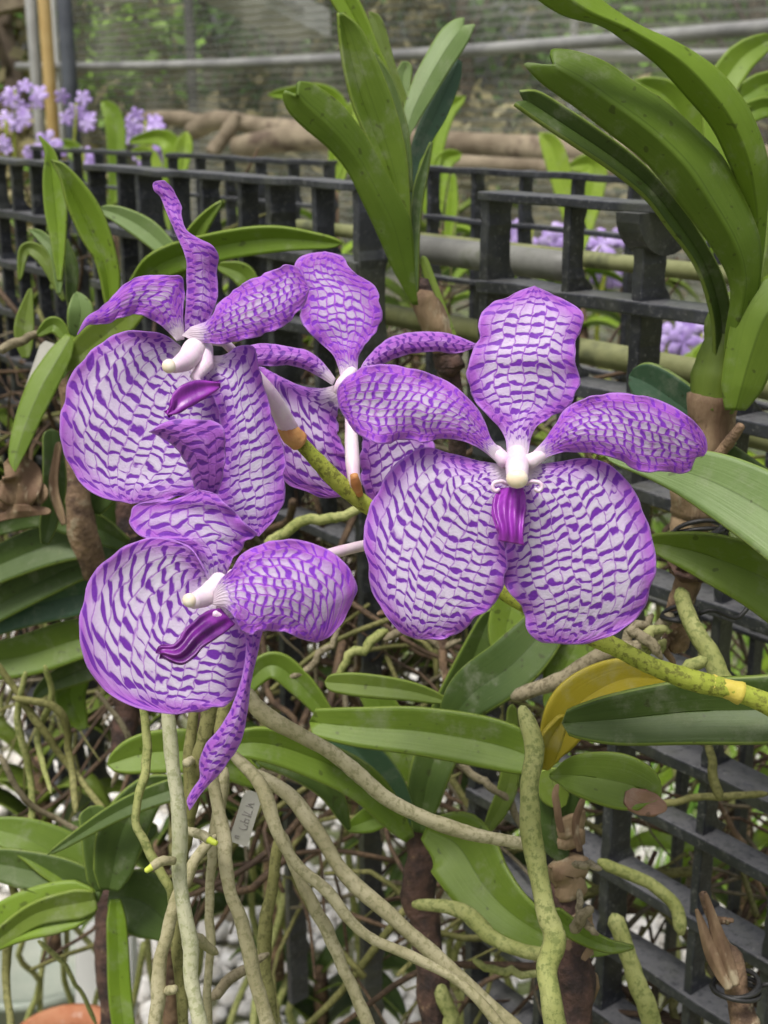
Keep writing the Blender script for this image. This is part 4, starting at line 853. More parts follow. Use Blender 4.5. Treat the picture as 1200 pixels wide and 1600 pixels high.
petal('lateral_sepal', f1, MP['sepal'], [petal_patch(
    [(312, 566, 1), (326, 600, 1), (340, 640, 2), (348, 690, 3), (347, 730, 3), (340, 765, 3), (350, 800, 3), (372, 828, 2), (405, 838, 1)],
    [(326, 556, 1), (352, 554, 2), (378, 540, 3), (396, 542, 3), (405, 572, 1), (415, 615, -1), (430, 665, -2), (444, 705, -3), (446, 745, -3), (442, 785, -2), (426, 815, -1), (405, 838, 1)], D1, 1.5, ncol=6, rowpx=14, basept=(322, 550), seed=15)], 'sepal folded edge-on beside the round one')
lip(f1, [(345, 598, 7), (310, 594, 9), (285, 602, 11), (270, 616, 12), (268, 630, 13), (261, 648, 13)], [(345, 606, 6), (332, 616, 8), (312, 629, 9), (292, 640, 11), (276, 648, 12), (261, 648, 13)], D1, LIPM, ridges=1, seed=5)
root_('flower_stalk', f1, [(380, 560, .385), (412, 600, .388), (436, 640, .395), (452, 672, .402)], WHITEP, r=[8, 9, 13, 16], jit=0)
root_('stem_collar', spray, [(444, 664, .400), (456, 680, .402), (468, 690, .404)], COLLAR, r=[14, 17, 15], jit=0, n=10)

# ---- rear flower (seen from behind)
D2 = .43
f2 = column(spray, [(552, 578, 0), (543, 590, 2), (532, 602, 3), (524, 612, 2)], [8, 11, 10, 6], D2, 'rear middle flower seen from behind')
petal('dorsal_sepal', f2, MP['petal'], [petal_patch(
    [(533, 590, 1), (528, 572, 0), (518, 552, -1), (496, 532, -2), (477, 512, -2), (468, 485, -2), (470, 462, -2), (461, 440, -2), (460, 415, -2), (478, 398, -2), (508, 393, -2)],
    [(558, 590, 1), (560, 560, 0), (568, 540, -1), (584, 525, -2), (595, 500, -2), (594, 468, -2), (584, 446, -2), (560, 430, -2), (543, 415, -2), (535, 401, -2), (508, 393, -2)], D2, 2, ncol=9, rowpx=12.5, basept=(545, 600), seed=21)])
petal('petal', f2, MP['rear'], [petal_patch(
    [(524, 592, 0), (504, 566, 0), (482, 549, 0), (462, 544, 0), (440, 540, 0), (420, 537, 0), (400, 538, 0), (374, 545, 0)],
    [(520, 602, 0), (498, 588, 0), (474, 576, 0), (448, 570, 0), (425, 572, 0), (400, 570, 0), (388, 560, 0), (374, 545, 0)], D2 - .004, 2, ncol=4, rowpx=14, basept=(530, 600), seed=22)])
petal('petal', f2, MP['rear'], [petal_patch(
    [(556, 590, 0), (572, 562, 0), (592, 540, 0), (620, 524, 0), (655, 519, 0), (700, 521, 0), (750, 540, 0)],
    [(570, 592, 0), (588, 575, 0), (612, 562, 0), (640, 553, 0), (680, 549, 0), (715, 552, 0), (750, 540, 0)], D2 - .002, 2, ncol=4, rowpx=13, basept=(550, 600), seed=23)])
petal('lateral_sepal', f2, MP['rear'], [petal_patch(
    [(522, 602, 1), (500, 607, 0), (470, 603, -1), (440, 590, -2), (405, 575, -2), (412, 630, -3), (420, 680, -3), (430, 725, -3), (450, 757, -3), (480, 768, -3), (505, 778, -3), (540, 775, -3)],
    [(538, 615, 1), (530, 635, 0), (527, 665, 0), (536, 700, 0), (549, 730, -1), (550, 755, -2), (540, 775, -3)], D2 + .005, 3, ncol=8, rowpx=16, basept=(535, 602), seed=24)])
petal('lateral_sepal', f2, MP['rear'], [petal_patch(
    [(545, 610, 0), (558, 650, 0), (566, 690, 0), (562, 725, -1), (568, 760, -2), (585, 790, -2), (610, 790, -2)],
    [(560, 605, 0), (600, 620, 0), (650, 660, 0), (680, 700, -1), (670, 740, -1), (645, 775, -2), (610, 790, -2)], D2 + .008, 3, ncol=7, rowpx=16, basept=(545, 602), seed=25)])
root_('flower_stalk', f2, [(546, 612, .425), (549, 680, .418), (552, 740, .411), (556, 760, .41)], PINKP, r=[8, 9, 11, 11], jit=0)
root_('stem_collar', spray, [(553, 742, .402), (556, 756, .404), (562, 772, .41)], COLLAR, r=[6, 8, 6], jit=0, n=8)

# ---- lower left flower
D3 = .352
f3 = column(spray, [(345, 905, 0), (336, 918, 3), (320, 932, 7), (300, 940, 12)], [15, 17, 16, 12], D3, 'lower left flower nodding to the left with its lowest sepal hanging down')
mb = MB(); blob(mb, P(296, 938, D3 - .0125), 1, (RT_ * px2m(11, D3), UP_ * px2m(11, D3), FW_ * px2m(9, D3))); mb.build('flower_cap', CAPM, f3)
mb = MB(); mb.tube(P([348, 352, 345, 335], [925, 950, 968, 958], [D3 - .002, D3 - .005, D3 - .008, D3 - .010]), [px2m(14, D3), px2m(14, D3), px2m(9, D3), px2m(5, D3)], 14)
mb.build('side_lobes', WHITEP, f3)
petal('dorsal_sepal', f3, MP['dorsal'], [petal_patch(
    [(316, 915, 0), (314, 885, 1), (303, 862, 2), (285, 850, 2), (255, 842, 2), (225, 840, 1), (208, 826, 0), (201, 806, 0), (212, 790, 0), (240, 784, 1), (275, 780, 2), (312, 765, 4)],
    [(340, 915, 0), (354, 895, 1), (368, 868, 1), (388, 845, 0), (402, 835, 0), (388, 822, 1), (372, 805, 2), (350, 785, 4), (338, 772, 4), (312, 765, 4)], D3 + .012, 2, ncol=6, rowpx=15, basept=(328, 925), seed=31),
    petal_patch(
    [(308, 775, -4), (300, 748, -2), (290, 722, 0), (272, 697, 2), (250, 682, 3), (233, 675, 4)],
    [(338, 775, -4), (348, 745, -1), (352, 705, 1), (350, 672, 3), (335, 659, 4), (300, 655, 5), (262, 658, 5), (233, 675, 4)], D3 + .008, 3, nu=36, nv=40, ncol=4, rowpx=15, basept=(318, 820), seed=32)], 'top sepal bending up over the flower above with its tip curled over', m2=MP['backside'])
petal('lateral_sepal', f3, MP['sepal'], [petal_patch(
    [(334, 930, 0), (316, 885, 0), (295, 855, -1), (262, 842, -2), (220, 842, -3), (182, 862, -4), (150, 893, -5), (129, 935, -5), (124, 980, -5), (132, 1030, -5), (155, 1070, -5), (190, 1096, -5), (232, 1110, -5), (275, 1116, -5)],
    [(352, 945, 0), (375, 965, 0), (388, 1000, 0), (388, 1035, 0), (376, 1072, -1), (355, 1100, -3), (325, 1108, -4), (275, 1116, -5)], D3 + .006, -3, ncol=12, rowpx=14.5, basept=(345, 925), seed=33)], 'large round lower sepal')
petal('petal', f3, MP['petal'], [petal_patch(
    [(334, 925, 0), (345, 905, 2), (362, 888, 3), (382, 865, 4), (412, 848, 5), (450, 843, 5), (492, 850, 4), (530, 871, 3), (552, 898, 2), (554, 930, 1), (540, 965, 0), (518, 992, -1), (495, 1004, -2)],
    [(332, 945, 0), (352, 950, 2), (366, 965, 3), (376, 985, 3), (392, 991, 3), (415, 985, 3), (445, 988, 2), (472, 998, 0), (495, 1004, -2)], D3 - .008, 1.8, ncol=10, rowpx=13, basept=(330, 935), seed=34)])
petal('lateral_sepal', f3, MP['sepal'], [petal_patch(
    [(376, 965, 2), (385, 1010, 2), (378, 1060, 2), (362, 1105, 2), (342, 1140, 2), (320, 1165, 1), (312, 1190, 0), (313, 1215, -1), (302, 1232, -2), (292, 1250, -2), (296, 1266, -2)],
    [(412, 978, 0), (402, 1020, 0), (391, 1070, 0), (385, 1120, 0), (375, 1160, 0), (350, 1200, 0), (322, 1230, -1), (306, 1252, -2), (296, 1266, -2)], D3 - .002, 2, ncol=4, rowpx=15, basept=(390, 940), seed=35, ruf=.7)], 'narrow edge-on sepal hanging to a point')
lip(f3, [(345, 950, 8), (322, 955, 10), (295, 978, 13), (275, 1005, 15), (250, 1010, 16), (250, 1022, 16)], [(368, 975, 8), (350, 990, 10), (320, 1010, 13), (300, 1030, 15), (280, 1036, 16), (250, 1022, 16)], D3, LIPD, ridges=2, seed=6)
root_('flower_stalk', f3, [(362, 900, .36), (420, 890, .375), (500, 870, .39), (545, 858, .40), (600, 845, .42)], PINKP, r=[10, 9, 8, 9, 10], jit=0)

# ------------------------------------------------------------------ tags
def name_tag(x0, y0, x1, y1, wpx, d, label, marks):
    a, b_ = P(x0, y0, d), P(x1, y1, d); ax = b_ - a; Lg = np.linalg.norm(ax); ax /= Lg
    sd_ = np.cross(ax, FW_); sd_ /= np.linalg.norm(sd_); nn_ = np.cross(ax, sd_)
    w_ = px2m(wpx, d); root = thing('plant_tag', b_, label, 'plant tag')
    m = MB(); th = .0006
    prof = [(-.5, 0), (-.5, .88), (-.28, 1.0), (.28, 1.0), (.5, .88), (.5, 0)]
    v = [b_ - ax * Lg * t + sd_ * w_ * s + nn_ * q for q in (0, th) for s, t in prof]
    n_ = len(prof); m.add(v, [tuple(range(n_)), tuple(range(2 * n_ - 1, n_ - 1, -1))] + [(k, n_ + k, n_ + (k + 1) % n_, (k + 1) % n_) for k in range(n_)])
    m.build('plate', TAGM, root, smooth=False)
    if marks:
        nv = nn_ if nn_.dot(FW_) < 0 else -nn_
        offp = (th if nn_.dot(FW_) < 0 else 0) + .0002
        m = MB()
        for st in marks:
            pts = np.array([b_ - ax * Lg * t + sd_ * w_ * s + nv * offp for s, t in st])
            m.tube(pts, .00016, 5)
        m.build('handwriting', INK, root)
    return root
name_tag(397, 1237, 372, 1318, 30, .475, 'small white plastic plant tag with faint handwriting among the pale roots',
   [[(-.25, .1), (-.05, .1)], [(-.25, .14), (-.05, .14)], [(-.25, .1), (-.25, .14)],
    [(-.2, .30), (.0, .28), (.2, .31), (.22, .36), (.0, .38)], [(-.25, .42), (.2, .42), (.2, .48), (-.02, .49), (-.02, .42)], [(-.25, .55), (.25, .55)], [(-.2, .61), (.2, .58), (.2, .66)], [(-.2, .72), (.2, .72), (-.1, .76), (.2, .8)]])
name_tag(78, 535, 52, 610, 26, .66, 'blank white plastic plant tag behind the hanging left leaf', None)

# ------------------------------------------------------------------ clay pot, tub at bottom left
def lathe(prof, c, seg=40):
    v = []; n_ = len(prof)
    for r, z in prof:
        for k in range(seg): a = 2 * math.pi * k / seg; v.append((c[0] + r * math.cos(a), c[1] + r * math.sin(a), c[2] + z))
    f = [(i * seg + k, i * seg + (k + 1) % seg, (i + 1) * seg + (k + 1) % seg, (i + 1) * seg + k) for i in range(n_ - 1) for k in range(seg)]
    return v, f
pc = P(105, 1640, 1.15); pc[2] -= .07
pot = thing('clay_pot', pc, 'orange clay pot standing low at the bottom left', 'flower pot')
v, f = lathe([(.0, 0), (.035, 0), (.045, .06), (.047, .06), (.052, .06), (.052, .078), (.047, .078), (.043, .06), (.042, .05), (0, .05)], pc); mesh_obj('pot', v, f, TERRA, pot)
v, f = pebbles(60, (-.03, .03), (-.03, .03), .006, .012, np.random.RandomState(8)); mesh_obj('clay_chips', v + pc + [0, 0, .056], f, TERRA, pot)
tc = P(60, 1560, 1.5); tc[2] -= .1
tub = thing('plastic_tub', tc, 'grey green plastic tub behind the clay pot', 'tub')
v, f = lathe([(0, 0), (.085, 0), (.10, .16), (.106, .16), (.106, .17), (.096, .17), (.09, .12), (0, .12)], tc); mesh_obj('tub', v, f, mat_gen('tub_grey', (.26, .30, .25), (.36, .38, .32), 8, .5), tub)
mb = MB(); mb.box(P(118, 1600, 1.4), RT_ * .06, UP_ * .10, FW_ * .03); tag(mb.build('foam_block', SHEET, smooth=False), 'white foam block behind the green leaf stalk at bottom left', 'foam block')
a = P(1010, 1640, .85); mb = MB(); mb.box(a, (.16, .07, .0), (0, .03, -.002), (0, 0, .006)); tag(mb.build('white_board', SHEET, smooth=False), 'white board edge low behind the grille at the bottom right', 'board')

# ------------------------------------------------------------------ generic background orchid plants
rs = np.random.RandomState(21)
def bg_leafset(par, loc, sc, m, rs, nl=9):
    for k in range(nl):
        side = -1 if k % 2 else 1; z0 = .0 + k * .011; ln = rs.uniform(.06, .12) * sc; hgt = rs.uniform(.02, .07) * sc
        a = rs.uniform(-.5, .5) + (0 if side > 0 else math.pi); t = np.linspace(0, 1, 14)
        C = np.stack([np.cos(a) * ln * t, np.sin(a) * ln * t, z0 * sc + hgt * np.sin(t * 2.1) - .03 * sc * t ** 3], 1) + loc
        sdv = np.array([-math.sin(a), math.cos(a), 0]); wdt = .015 * sc * np.sin(np.clip(t * .9 + .12, 0, 1) * math.pi) ** .5
        v = []; uv = []
        for i in range(14):
            for u in (-1, -.5, 0, .5, 1): v.append(C[i] + sdv * wdt[i] * u + np.array([0, 0, abs(u) * wdt[i] * .5])); uv.append((u * .5 + .5, t[i] * 2))
        f = [(i * 5 + j, i * 5 + j + 1, i * 5 + j + 6, i * 5 + j + 5) for i in range(13) for j in range(4)]
        solid(mesh_obj('leaf', v, f, m, par, uv=uv), .0015)
def bgplant(loc, sc, m, label, hang=3):
    root = thing('orchid_plant', loc, label, 'orchid plant', 'blurred orchid plants behind the rack')
    loc = np.array(loc, float); mb = MB(); mb.tube(np.linspace(loc - [0, 0, .12 * sc], loc + [0, 0, .09 * sc], 10), .007 * sc, 8, .1, rs); mb.build('stem', BARK, root)
    bg_leafset(root, loc, sc, m, rs)
    for k in range(hang):
        q = loc + [rs.uniform(-.02, .02), rs.uniform(-.02, .02), 0]; pts = [q]
        for j in range(5): pts.append(pts[-1] + [rs.normal(0, .015), rs.normal(0, .015), -.05 * sc])
        mb = MB(); mb.tube(cr(np.array(pts), 20), .003 * sc, 7); mb.build('root', ROOTG, root)
    return root
BGP = [  # the DARK ones are added low down to stand in for leaf shadow
 (60, 360, 1.6, 1.1, GREEN, 'blurred green orchid behind the left edge grille'),
 (290, 360, 1.7, 1.2, OLIVE, 'blurred olive orchid behind the middle grille left part'),
 (470, 420, 1.5, 1.1, LIME, 'blurred lime orchid behind the right cells of the middle grille'),
 (340, 500, 1.6, 1.2, OLIVE, 'blurred orchid seen low through the middle grille'),
 (650, 400, 1.6, 1.0, LIME, 'blurred yellow green orchid right of the central leaf fan behind the grille'),
 (840, 430, 1.5, 1.1, BRIGHT, 'blurred orchid behind the second cell of the right grille'),
 (1090, 640, 1.25, 1.1, LIME, 'blurred lime orchid beside the right brown stem'),
 (950, 700, 1.4, 1.2, OLIVE, 'blurred orchid behind the right petal'),
 (1180, 1040, 1.5, 1.6, LIME, 'blurred lime orchid low at the right edge'),
 (1170, 1310, 1.1, 1.2, BRIGHT, 'blurred green orchid behind the lower right grille'),
 (720, 660, 1.5, 1.2, OLIVE, 'blurred orchid behind the middle of the rack'),
 (560, 920, 1.1, 1.1, GREEN, 'dim orchid inside the rack between the two lower flowers'),
 (30, 650, 1.2, 1.0, GREEN, 'dim orchid low at the left edge behind the dead leaf base'),
 (30, 500, 1.35, 1.0, OLIVE, 'dim olive orchid at the left edge level with the upper flower'),
 (420, 1140, 1.0, 1.0, DARK, 'dark orchid added for shade inside the rack right of the hanging sepal'),
 (60, 1170, 1.2, 1.0, OLIVE, 'dim orchid low at the left edge among thin roots'),
 (250, 1300, 1.1, 1.0, DARK, 'dark orchid added for shade behind the pale hanging roots'),
 (760, 1250, 1.0, 1.0, DARK, 'dark orchid added for shade behind the thick green hanging root'),
 (500, 1500, 1.2, 1.0, DARK, 'dark orchid added for shade low behind the crossing roots'),
 (560, 420, 2.2, 1.4, OLIVE, 'far olive orchid behind the end of the middle grille'),
 (980, 420, 2.1, 1.3, OLIVE, 'far olive orchid behind the bracket of the right grille'),
 (230, 480, 2.2, 1.4, GREEN, 'far green orchid behind the upper left flower'),
 (400, 360, 2.2, 1.4, LIME, 'far lime orchid behind the middle of the middle grille'),
 (700, 330, 2.2, 1.3, OLIVE, 'far olive orchid in the gap right of the leaf fan'),
]
for x, y, d, sc, m, lb in BGP:
    bgplant(P(x, y, d) - np.array([0, 0, .10 * sc]), sc, m, lb, hang=4)
# blurred plants whose leaves show above the rack
for lb, mm, base, lvs in [
 ('blurred orchid with one tall arched leaf beside the bamboo post', BRIGHT, (175, 330, 2.0), [[(178, 330, 14), (182, 230, 26), (176, 180, 26), (158, 158, 12)], [(170, 330, 12), (120, 240, 24), (85, 225, 10)]]),
 ('blurred lime orchid left of the fallen log', LIME, (265, 330, 2.0), [[(262, 330, 12), (270, 240, 28), (250, 215, 24), (200, 222, 8)], [(262, 330, 12), (285, 240, 26), (292, 205, 10)], [(265, 330, 10), (235, 250, 26), (205, 236, 10)]]),
 ('blurred yellow green orchid left of the central leaf fan', LIME, (520, 300, 1.3), [[(520, 300, 14), (530, 190, 34), (500, 148, 30), (418, 148, 8)], [(525, 300, 14), (545, 200, 30), (560, 150, 10)]]),
 ('blurred yellow green orchid right of the central leaf fan', LIME, (680, 360, 1.3), [[(680, 360, 14), (672, 260, 30), (695, 180, 26), (728, 150, 10)], [(680, 360, 14), (690, 260, 28), (722, 240, 12)], [(680, 360, 16), (660, 280, 26), (640, 250, 10)], [(700, 400, 12), (706, 330, 18), (708, 270, 8)]]),
 ('blurred yellow orchid leaves behind the right grille rail', LIME, (905, 400, 1.5), [[(905, 400, 12), (880, 290, 30), (862, 230, 30), (842, 208, 10)], [(905, 400, 12), (925, 300, 34), (925, 258, 34), (885, 262, 10)]]),
 ('blurred bright orchid behind the big right leaves', BRIGHT, (1120, 420, .95), [[(1120, 420, 14), (1060, 260, 56), (1000, 170, 50), (960, 130, 14)], [(1120, 420, 20), (1100, 260, 60), (1050, 160, 50), (990, 125, 14)]]),
 ('blurred bright orchid at the upper right edge', BRIGHT, (1190, 420, .85), [[(1150, 420, 14), (1120, 190, 40), (1150, 100, 44), (1215, 55, 20)], [(1160, 420, 14), (1140, 200, 30), (1180, 140, 38), (1250, 120, 20)], [(1170, 420, 14), (1140, 220, 26), (1180, 172, 30), (1250, 165, 20)]]),
 ('blurred lime orchid beside the right leaf fan base', LIME, (1090, 660, 1.2), [[(1090, 660, 14), (1085, 600, 40), (1100, 560, 40), (1125, 530, 14)], [(1085, 660, 14), (1070, 600, 30), (1078, 550, 12)]])]:
    root = thing('orchid_plant', P(*base), lb, 'orchid plant', 'blurred orchid plants behind the rack')
    for q in lvs: leaf('leaf', root, [(a, b_, c_ * 1.1, base[2]) for a, b_, c_ in q], mm, fold=.3, n=24, thick=.002)
    root_('stem', root, [(base[0], base[1], base[2]), (base[0] + 4, base[1] + 140, base[2])], BARK, r=[9, 10])
# blurred lilac blooms
def bloom(x, y, d, n, sp, r0, label, big=False):
    c = P(x, y, d); root = thing('orchid_blooms', c - np.array([0, 0, .12]), label, 'orchid blooms', 'blurred lilac orchid blooms')
    mb = MB(); mb.tube(cr(np.array([c - [0, 0, .16], c - [.01, 0, .08], c, c + [.0, 0, sp * .5]]), 10), .003, 6); mb.build('flower_stem', SPIKE, root)
    for k in range(int(n * 1.7)):
        q = c + rs.uniform(-1, 1, 3) * sp * 1.1 * np.array([1, .5, 1]); m = MB(); r = r0 * rs.uniform(.7, 1.0); rot = rs.uniform(0, 6.28); nrm = np.array([rs.uniform(-.4, .4), -1, rs.uniform(-.2, .5)]); nrm /= np.linalg.norm(nrm)
        ex = np.cross(nrm, [0, 0, 1]); ex /= np.linalg.norm(ex); ey = np.cross(ex, nrm)
        for p_ in range(5):
            a = rot + p_ * 2 * math.pi / 5; dr = ex * math.cos(a) + ey * math.sin(a); sdv = ex * -math.sin(a) + ey * math.cos(a); v = []
            for t, w_ in ((0, .07), (.3, .18), (.65, .33), (.9, .26), (1.0, .06)):
                for u in (-1, 0, 1): v.append(q + dr * r * t + sdv * r * w_ * u + nrm * r * (.12 * t - .10 * abs(u) + .15 * t * t * -1))
            m.add(v, [(i * 3 + j, i * 3 + j + 1, i * 3 + j + 4, i * 3 + j + 3) for i in range(4) for j in range(2)])
        m.build('bloom', LILAC, root)
for a in [(25, 160, 2.3, 7, .045, .019, 'cluster of lilac blooms at the top left edge'), (10, 205, 2.2, 4, .035, .016, 'lower lilac blooms at the left edge above the grille'),
          (120, 172, 2.4, 5, .024, .019, 'lilac blooms just right of the bamboo post'), (228, 200, 2.3, 5, .024, .019, 'lilac blooms left of the fallen log'),
          (236, 232, 2.2, 3, .022, .022, 'small lilac blooms low beside the middle grille corner'), (75, 240, 1.8, 2, .02, .018, 'two lilac blooms between the left leaf tips'),
          (130, 250, 1.8, 2, .016, .016, 'lilac bloom behind the grille right of the pointed leaf'),
          (950, 405, 1.6, 4, .025, .024, 'lilac blooms seen through the top right grille cell'), (862, 390, 1.6, 3, .02, .022, 'lilac blooms seen through the second grille cell'),
          (1045, 535, 1.5, 4, .022, .022, 'lilac blooms between the grille and the right leaf fan'), (1098, 535, 1.5, 4, .02, .022, 'lilac blooms touching the right leaf fan base'),
          (830, 375, 1.9, 3, .03, .022, 'faint lilac blooms behind the grille middle')]:
    bloom(*a)

# ------------------------------------------------------------------ fallen logs
def log(name, pts, r, label, m=LOG, parent=None):
    rr = np.random.RandomState(len(pts) * 7 + int(pts[0][0])); mb = MB(); s = cr(np.array(pts, float), 40); C = P(s[:, 0], s[:, 1], s[:, 2])
    mb.tube(C, r * (1 + .07 * np.sin(np.arange(40) * .3) + rr.normal(0, .02, 40)), 14, .03, rr)
    o = mb.build(name, m, parent); 
    return tag(o, label, 'log') if parent is None else o
log('log', [(300, 205, 3.3), (345, 188, 3.2), (420, 200, 3.1), (520, 205, 3.0)], .023, 'crooked pale log at left behind the grille tops')
log('log', [(370, 232, 2.9), (480, 215, 2.8), (700, 225, 2.6), (1000, 243, 2.3), (1200, 250, 2.2)], .026, 'long brown log running behind the grilles to the right')
log('log', [(330, 240, 2.9), (360, 200, 2.9), (368, 180, 2.9)], .016, 'short upright stump branch beside the crooked log')
log('log', [(200, 190, 3.6), (260, 184, 3.6), (330, 192, 3.6)], .02, 'thin pale branch at left under the net')
log('log', [(640, 252, 2.3), (850, 262, 2.1), (1050, 275, 1.9)], .014, 'thin mossy pole below the long log')
# rail shelf behind
# ------------------------------------------------------------------ net wall, posts, shelter beams
RAILM = mat_gen('dull_rail', (.16, .16, .16), (.30, .30, .29), 5, .45, .2, .002)
RA, RB = P(40, 103, 6.0), P(1260, 43, 3.0)
RA[2] = RB[2] = 1.385
rdir = (RB - RA); rlen = np.linalg.norm(rdir); rdir /= rlen
bow = lambda t: UZ * (-.03 * math.sin(math.pi * t))
pts = np.array([RA + rdir * rlen * t + bow(t) for t in np.linspace(-.02, 1.5, 40)])
mb = MB(); mb.tube(pts, .018, 14); tag(mb.build('net_rail', RAILM), 'grey steel rail crossing the top of the picture along the net', 'rail')
pts = np.array([P(880, 84, 4.2), P(1000, 88, 4.1), P(1220, 86, 3.95)]); mb = MB(); mb.tube(pts, .02, 12); tag(mb.build('net_rail', STEEL), 'second lower steel rail at the upper right behind the leaves', 'rail')
nm, N, L, b = newmat('shade_net'); oc = coords(N, 'UV')
uvs = N.new('ShaderNodeSeparateXYZ'); L.new(oc, uvs.inputs[0])
wob_ = noise(N, L, oc, 6, 4, .6)
th_ = M_(N, L, 'SINE', M_(N, L, 'MULTIPLY', M_(N, L, 'ADD', uvs.outputs[1], M_(N, L, 'MULTIPLY', wob_, .03)), 240.0))
th2 = M_(N, L, 'SINE', M_(N, L, 'MULTIPLY', uvs.outputs[0], 420.0))
fold_ = noise(N, L, oc, 1.6, 5, .6)
dens = M_(N, L, 'ADD', M_(N, L, 'MULTIPLY_ADD', th_, .22, .48), M_(N, L, 'MULTIPLY_ADD', fold_, .45, -.2))
dens = M_(N, L, 'ADD', dens, M_(N, L, 'MULTIPLY', th2, .05), clamp=True)
c = mix(N, L, ss(N, L, fold_, .35, .65), (.07, .078, .065), (.26, .26, .22)); L.new(c, b.inputs['Base Color']); b.inputs['Roughness'].default_value = .7
tb = N.new('ShaderNodeBsdfTransparent'); mx = N.new('ShaderNodeMixShader'); L.new(dens, mx.inputs[0]); L.new(tb.outputs[0], mx.inputs[1]); L.new(b.outputs[0], mx.inputs[2]); L.new(mx.outputs[0], N['Material Output'].inputs[0])
v = []; uv = []; nx, nz = 60, 24
for i in range(nx):
    for j in range(nz):
        t = i / (nx - 1) * 1.44 + .035; z = .1 + 2.6 * j / (nz - 1)
        q = RA + rdir * rlen * t; bul = .05 * math.sin(t * 19) * math.sin(j * .5) + .03 * math.sin(t * 41 + j)
        v.append((q[0] + .03, q[1] + .06 + bul, z)); uv.append((t * rlen, z))
f = [(i * nz + j, (i + 1) * nz + j, (i + 1) * nz + j + 1, i * nz + j + 1) for i in range(nx - 1) for j in range(nz - 1)]
tag(mesh_obj('shade_net', v, f, nm, uv=uv), 'dark green shade net wall hanging behind the orchids', 'shade net')
def post(x, d, r, m, label, top=3.2, name='post', ny=100):
    c = P(x, ny, d); mb = MB(); mb.tube(np.array([(c[0], c[1], 0), (c[0] - .0, c[1], 1.2), (c[0], c[1], top)]), r, 14); return tag(mb.build(name, m), label, 'post')
post(55, 5.6, .024, STEEL, 'pale grey steel post at the top left')
post(76, 5.5, .027, BAMBOO, 'yellow bamboo post at the top left', name='bamboo_post')
post(88, 5.8, .014, SHEET, 'thin white post right of the bamboo post')
post(107, 5.2, .030, mat_gen('dark_metal', (.05, .055, .07), (.10, .11, .13), 6, .5), 'dark post wrapped in net right of the bamboo post')
post(299, 5.2, .02, mat_gen('dull_steel', (.14, .13, .14), (.2, .19, .2), 6, .5), 'thin dark net post left of the middle')
post(895, 4.8, .015, STEEL, 'thin net post at the upper right')
def beam(p, q, w_, h_, m, label, name='roof_beam'):
    p, q = np.array(p), np.array(q); ax = q - p; sd_ = np.cross(ax, UZ); sd_ /= np.linalg.norm(sd_)
    mb = MB(); mb.box(p - sd_ * w_ / 2, ax, sd_ * w_, UZ * h_); return tag(mb.build(name, m, smooth=False), label, 'roof beam')
beam(P(310, -22, 5.1), P(480, 62, 5.5), .3, .11, SHEET, 'pale sloping roof sheet beyond the net')
beam(P(395, -12, 5.1), P(480, 40, 5.4), .12, .03, STEEL, 'upper thin sloping roof edge beyond the net')
beam(P(140, 2, 6.0), P(225, 3, 6.0), .2, .05, SHEET, 'short white roof edge at the top beyond the net')
beam(P(-80, 40, 6.6), P(58, 8, 6.6), .2, .09, LOG, 'wooden beam in the top left corner')

# ------------------------------------------------------------------ trees and shrubs beyond the net
LA = mat_gen('foliage_mid', (.05, .12, .02), (.12, .24, .04), 1.2, .5, lohi=(.3, .7))
LB = mat_gen('foliage_light', (.16, .34, .03), (.32, .52, .08), 1.5, .5)
LC = mat_gen('foliage_brown', (.16, .14, .07), (.34, .30, .14), 1.5, .6)
TRUNK = mat_gen('tree_bark', (.08, .06, .045), (.18, .14, .10), 8, .9)
def crown(c, rx, ry, rz, n, size, rs):
    cl = rs.normal(0, 1, (max(6, n // 160), 3)); cl /= np.linalg.norm(cl, axis=1)[:, None]; cl *= rs.uniform(.35, 1, (len(cl), 1)) ** .5
    ids = rs.randint(0, len(cl), n); q = (cl[ids] + rs.normal(0, .16, (n, 3))) * [rx, ry, rz] + c
    a = rs.normal(0, 1, (n, 3)); a /= np.linalg.norm(a, axis=1)[:, None]; b2 = np.cross(a, rs.normal(0, 1, (n, 3))); b2 /= np.linalg.norm(b2, axis=1)[:, None]
    s = rs.uniform(.6, 1.3, (n, 1)) * size
    v = np.stack([q - a * s, q + b2 * s * .45, q + a * s, q - b2 * s * .45], 1).reshape(-1, 3)
    return v, [(4 * i, 4 * i + 1, 4 * i + 2, 4 * i + 3) for i in range(n)]
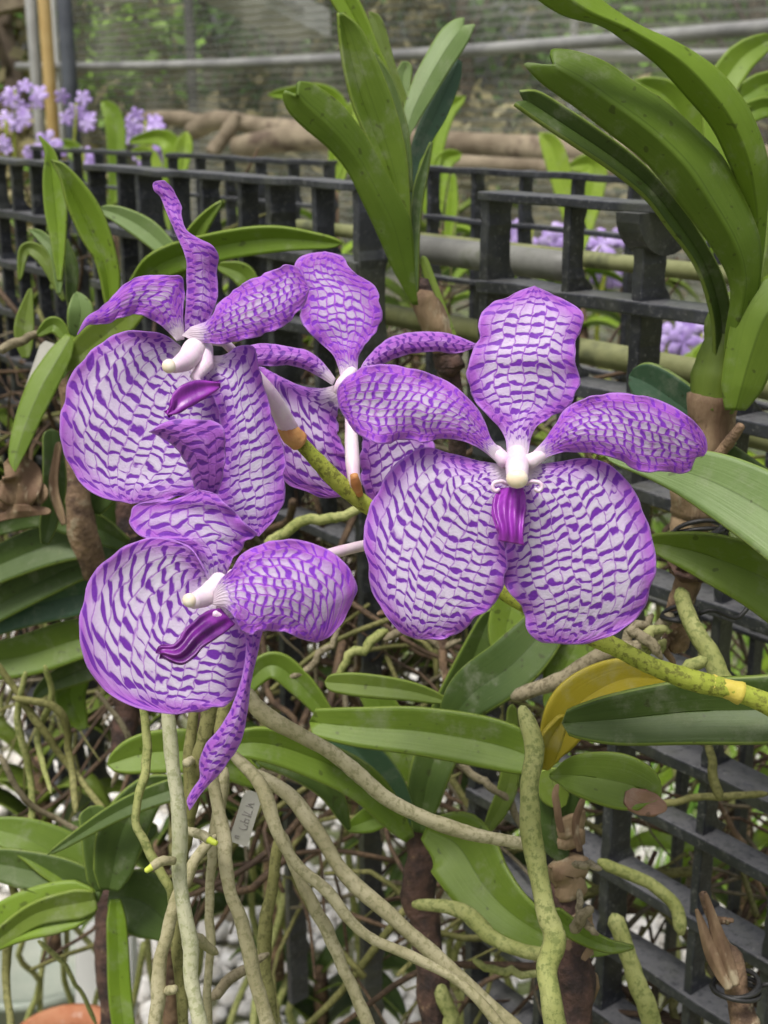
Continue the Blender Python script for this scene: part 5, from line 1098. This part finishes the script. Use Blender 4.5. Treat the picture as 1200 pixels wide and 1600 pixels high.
def tree(x, d, w_, h_, m, label, n=2600, trunk=True, size=.05, zc=None):
    c = P(x, 165, d); c[2] = 0
    root = thing('tree', c, label, 'tree', 'trees beyond the net')
    zc = h_ * .55 if zc is None else zc
    mb = MB(); mb.tube(cr(np.array([c, c + [.05, 0, h_ * .3], c + [-.04, .05, h_ * .6], c + [.02, 0, h_ * .9]]), 16), np.linspace(.09, .03, 16), 9, .1, rs)
    for k in range(5):
        s0 = c + [0, 0, h_ * (.25 + .1 * k)]; e = s0 + np.array([rs.uniform(-1, 1) * w_ * .6, rs.uniform(-1, 1) * w_ * .5, h_ * .2]); mb.tube(cr(np.array([s0, (s0 + e) / 2 + [0, 0, .05], e]), 8), np.linspace(.03, .01, 8), 6)
    mb.build('trunk', TRUNK, root)
    v, f = crown(c + [0, 0, zc], w_, w_ * .7, h_ * .5, n, size, rs); mesh_obj('crown', v, f, m, root, smooth=False)
for a in [(20, 7.5, .9, 3.0, LB, 'bright green tree at the top left corner'), (210, 9.0, 1.0, 3.4, LA, 'mid green tree beyond the net right of the bamboo post'),
          (160, 8.0, .6, 2.0, LC, 'yellowish shrub tree low beyond the net at left'), (330, 9.5, 1.1, 3.2, LC, 'brownish tree beyond the net left of the middle'), (470, 9.5, .9, 2.6, LA, 'green tree beyond the net behind the roof sheet'),
          (560, 10, 1.1, 3.6, LA, 'green tree beyond the net behind the central leaf fan'), (730, 9, 1.0, 3.0, LC, 'brownish tree beyond the net right of the central fan'), (860, 9.5, 1.1, 3.4, LA, 'green tree beyond the net above the right grille'),
          (1020, 8.5, 1.0, 3.2, LA, 'dark green tree beyond the net behind the big leaves'), (1180, 8, 1.0, 3.4, LB, 'light green tree beyond the net at the upper right')]:
    tree(*a)
# woodland behind everything
v1, f1_ = crown(np.array([0, 15, 1.6]), 13, 2.0, 3.2, 26000, .13, rs)
tag(mesh_obj('woodland', v1, f1_, LA, smooth=False), 'dense green woodland mass far beyond the net', 'woodland', kind='stuff')
v1, f1_ = crown(np.array([0, 6.4, .5]), 5, .7, .75, 9000, .06, rs)
tag(mesh_obj('undergrowth', v1, f1_, LC, smooth=False), 'olive brown undergrowth low behind the net', 'undergrowth', kind='stuff')
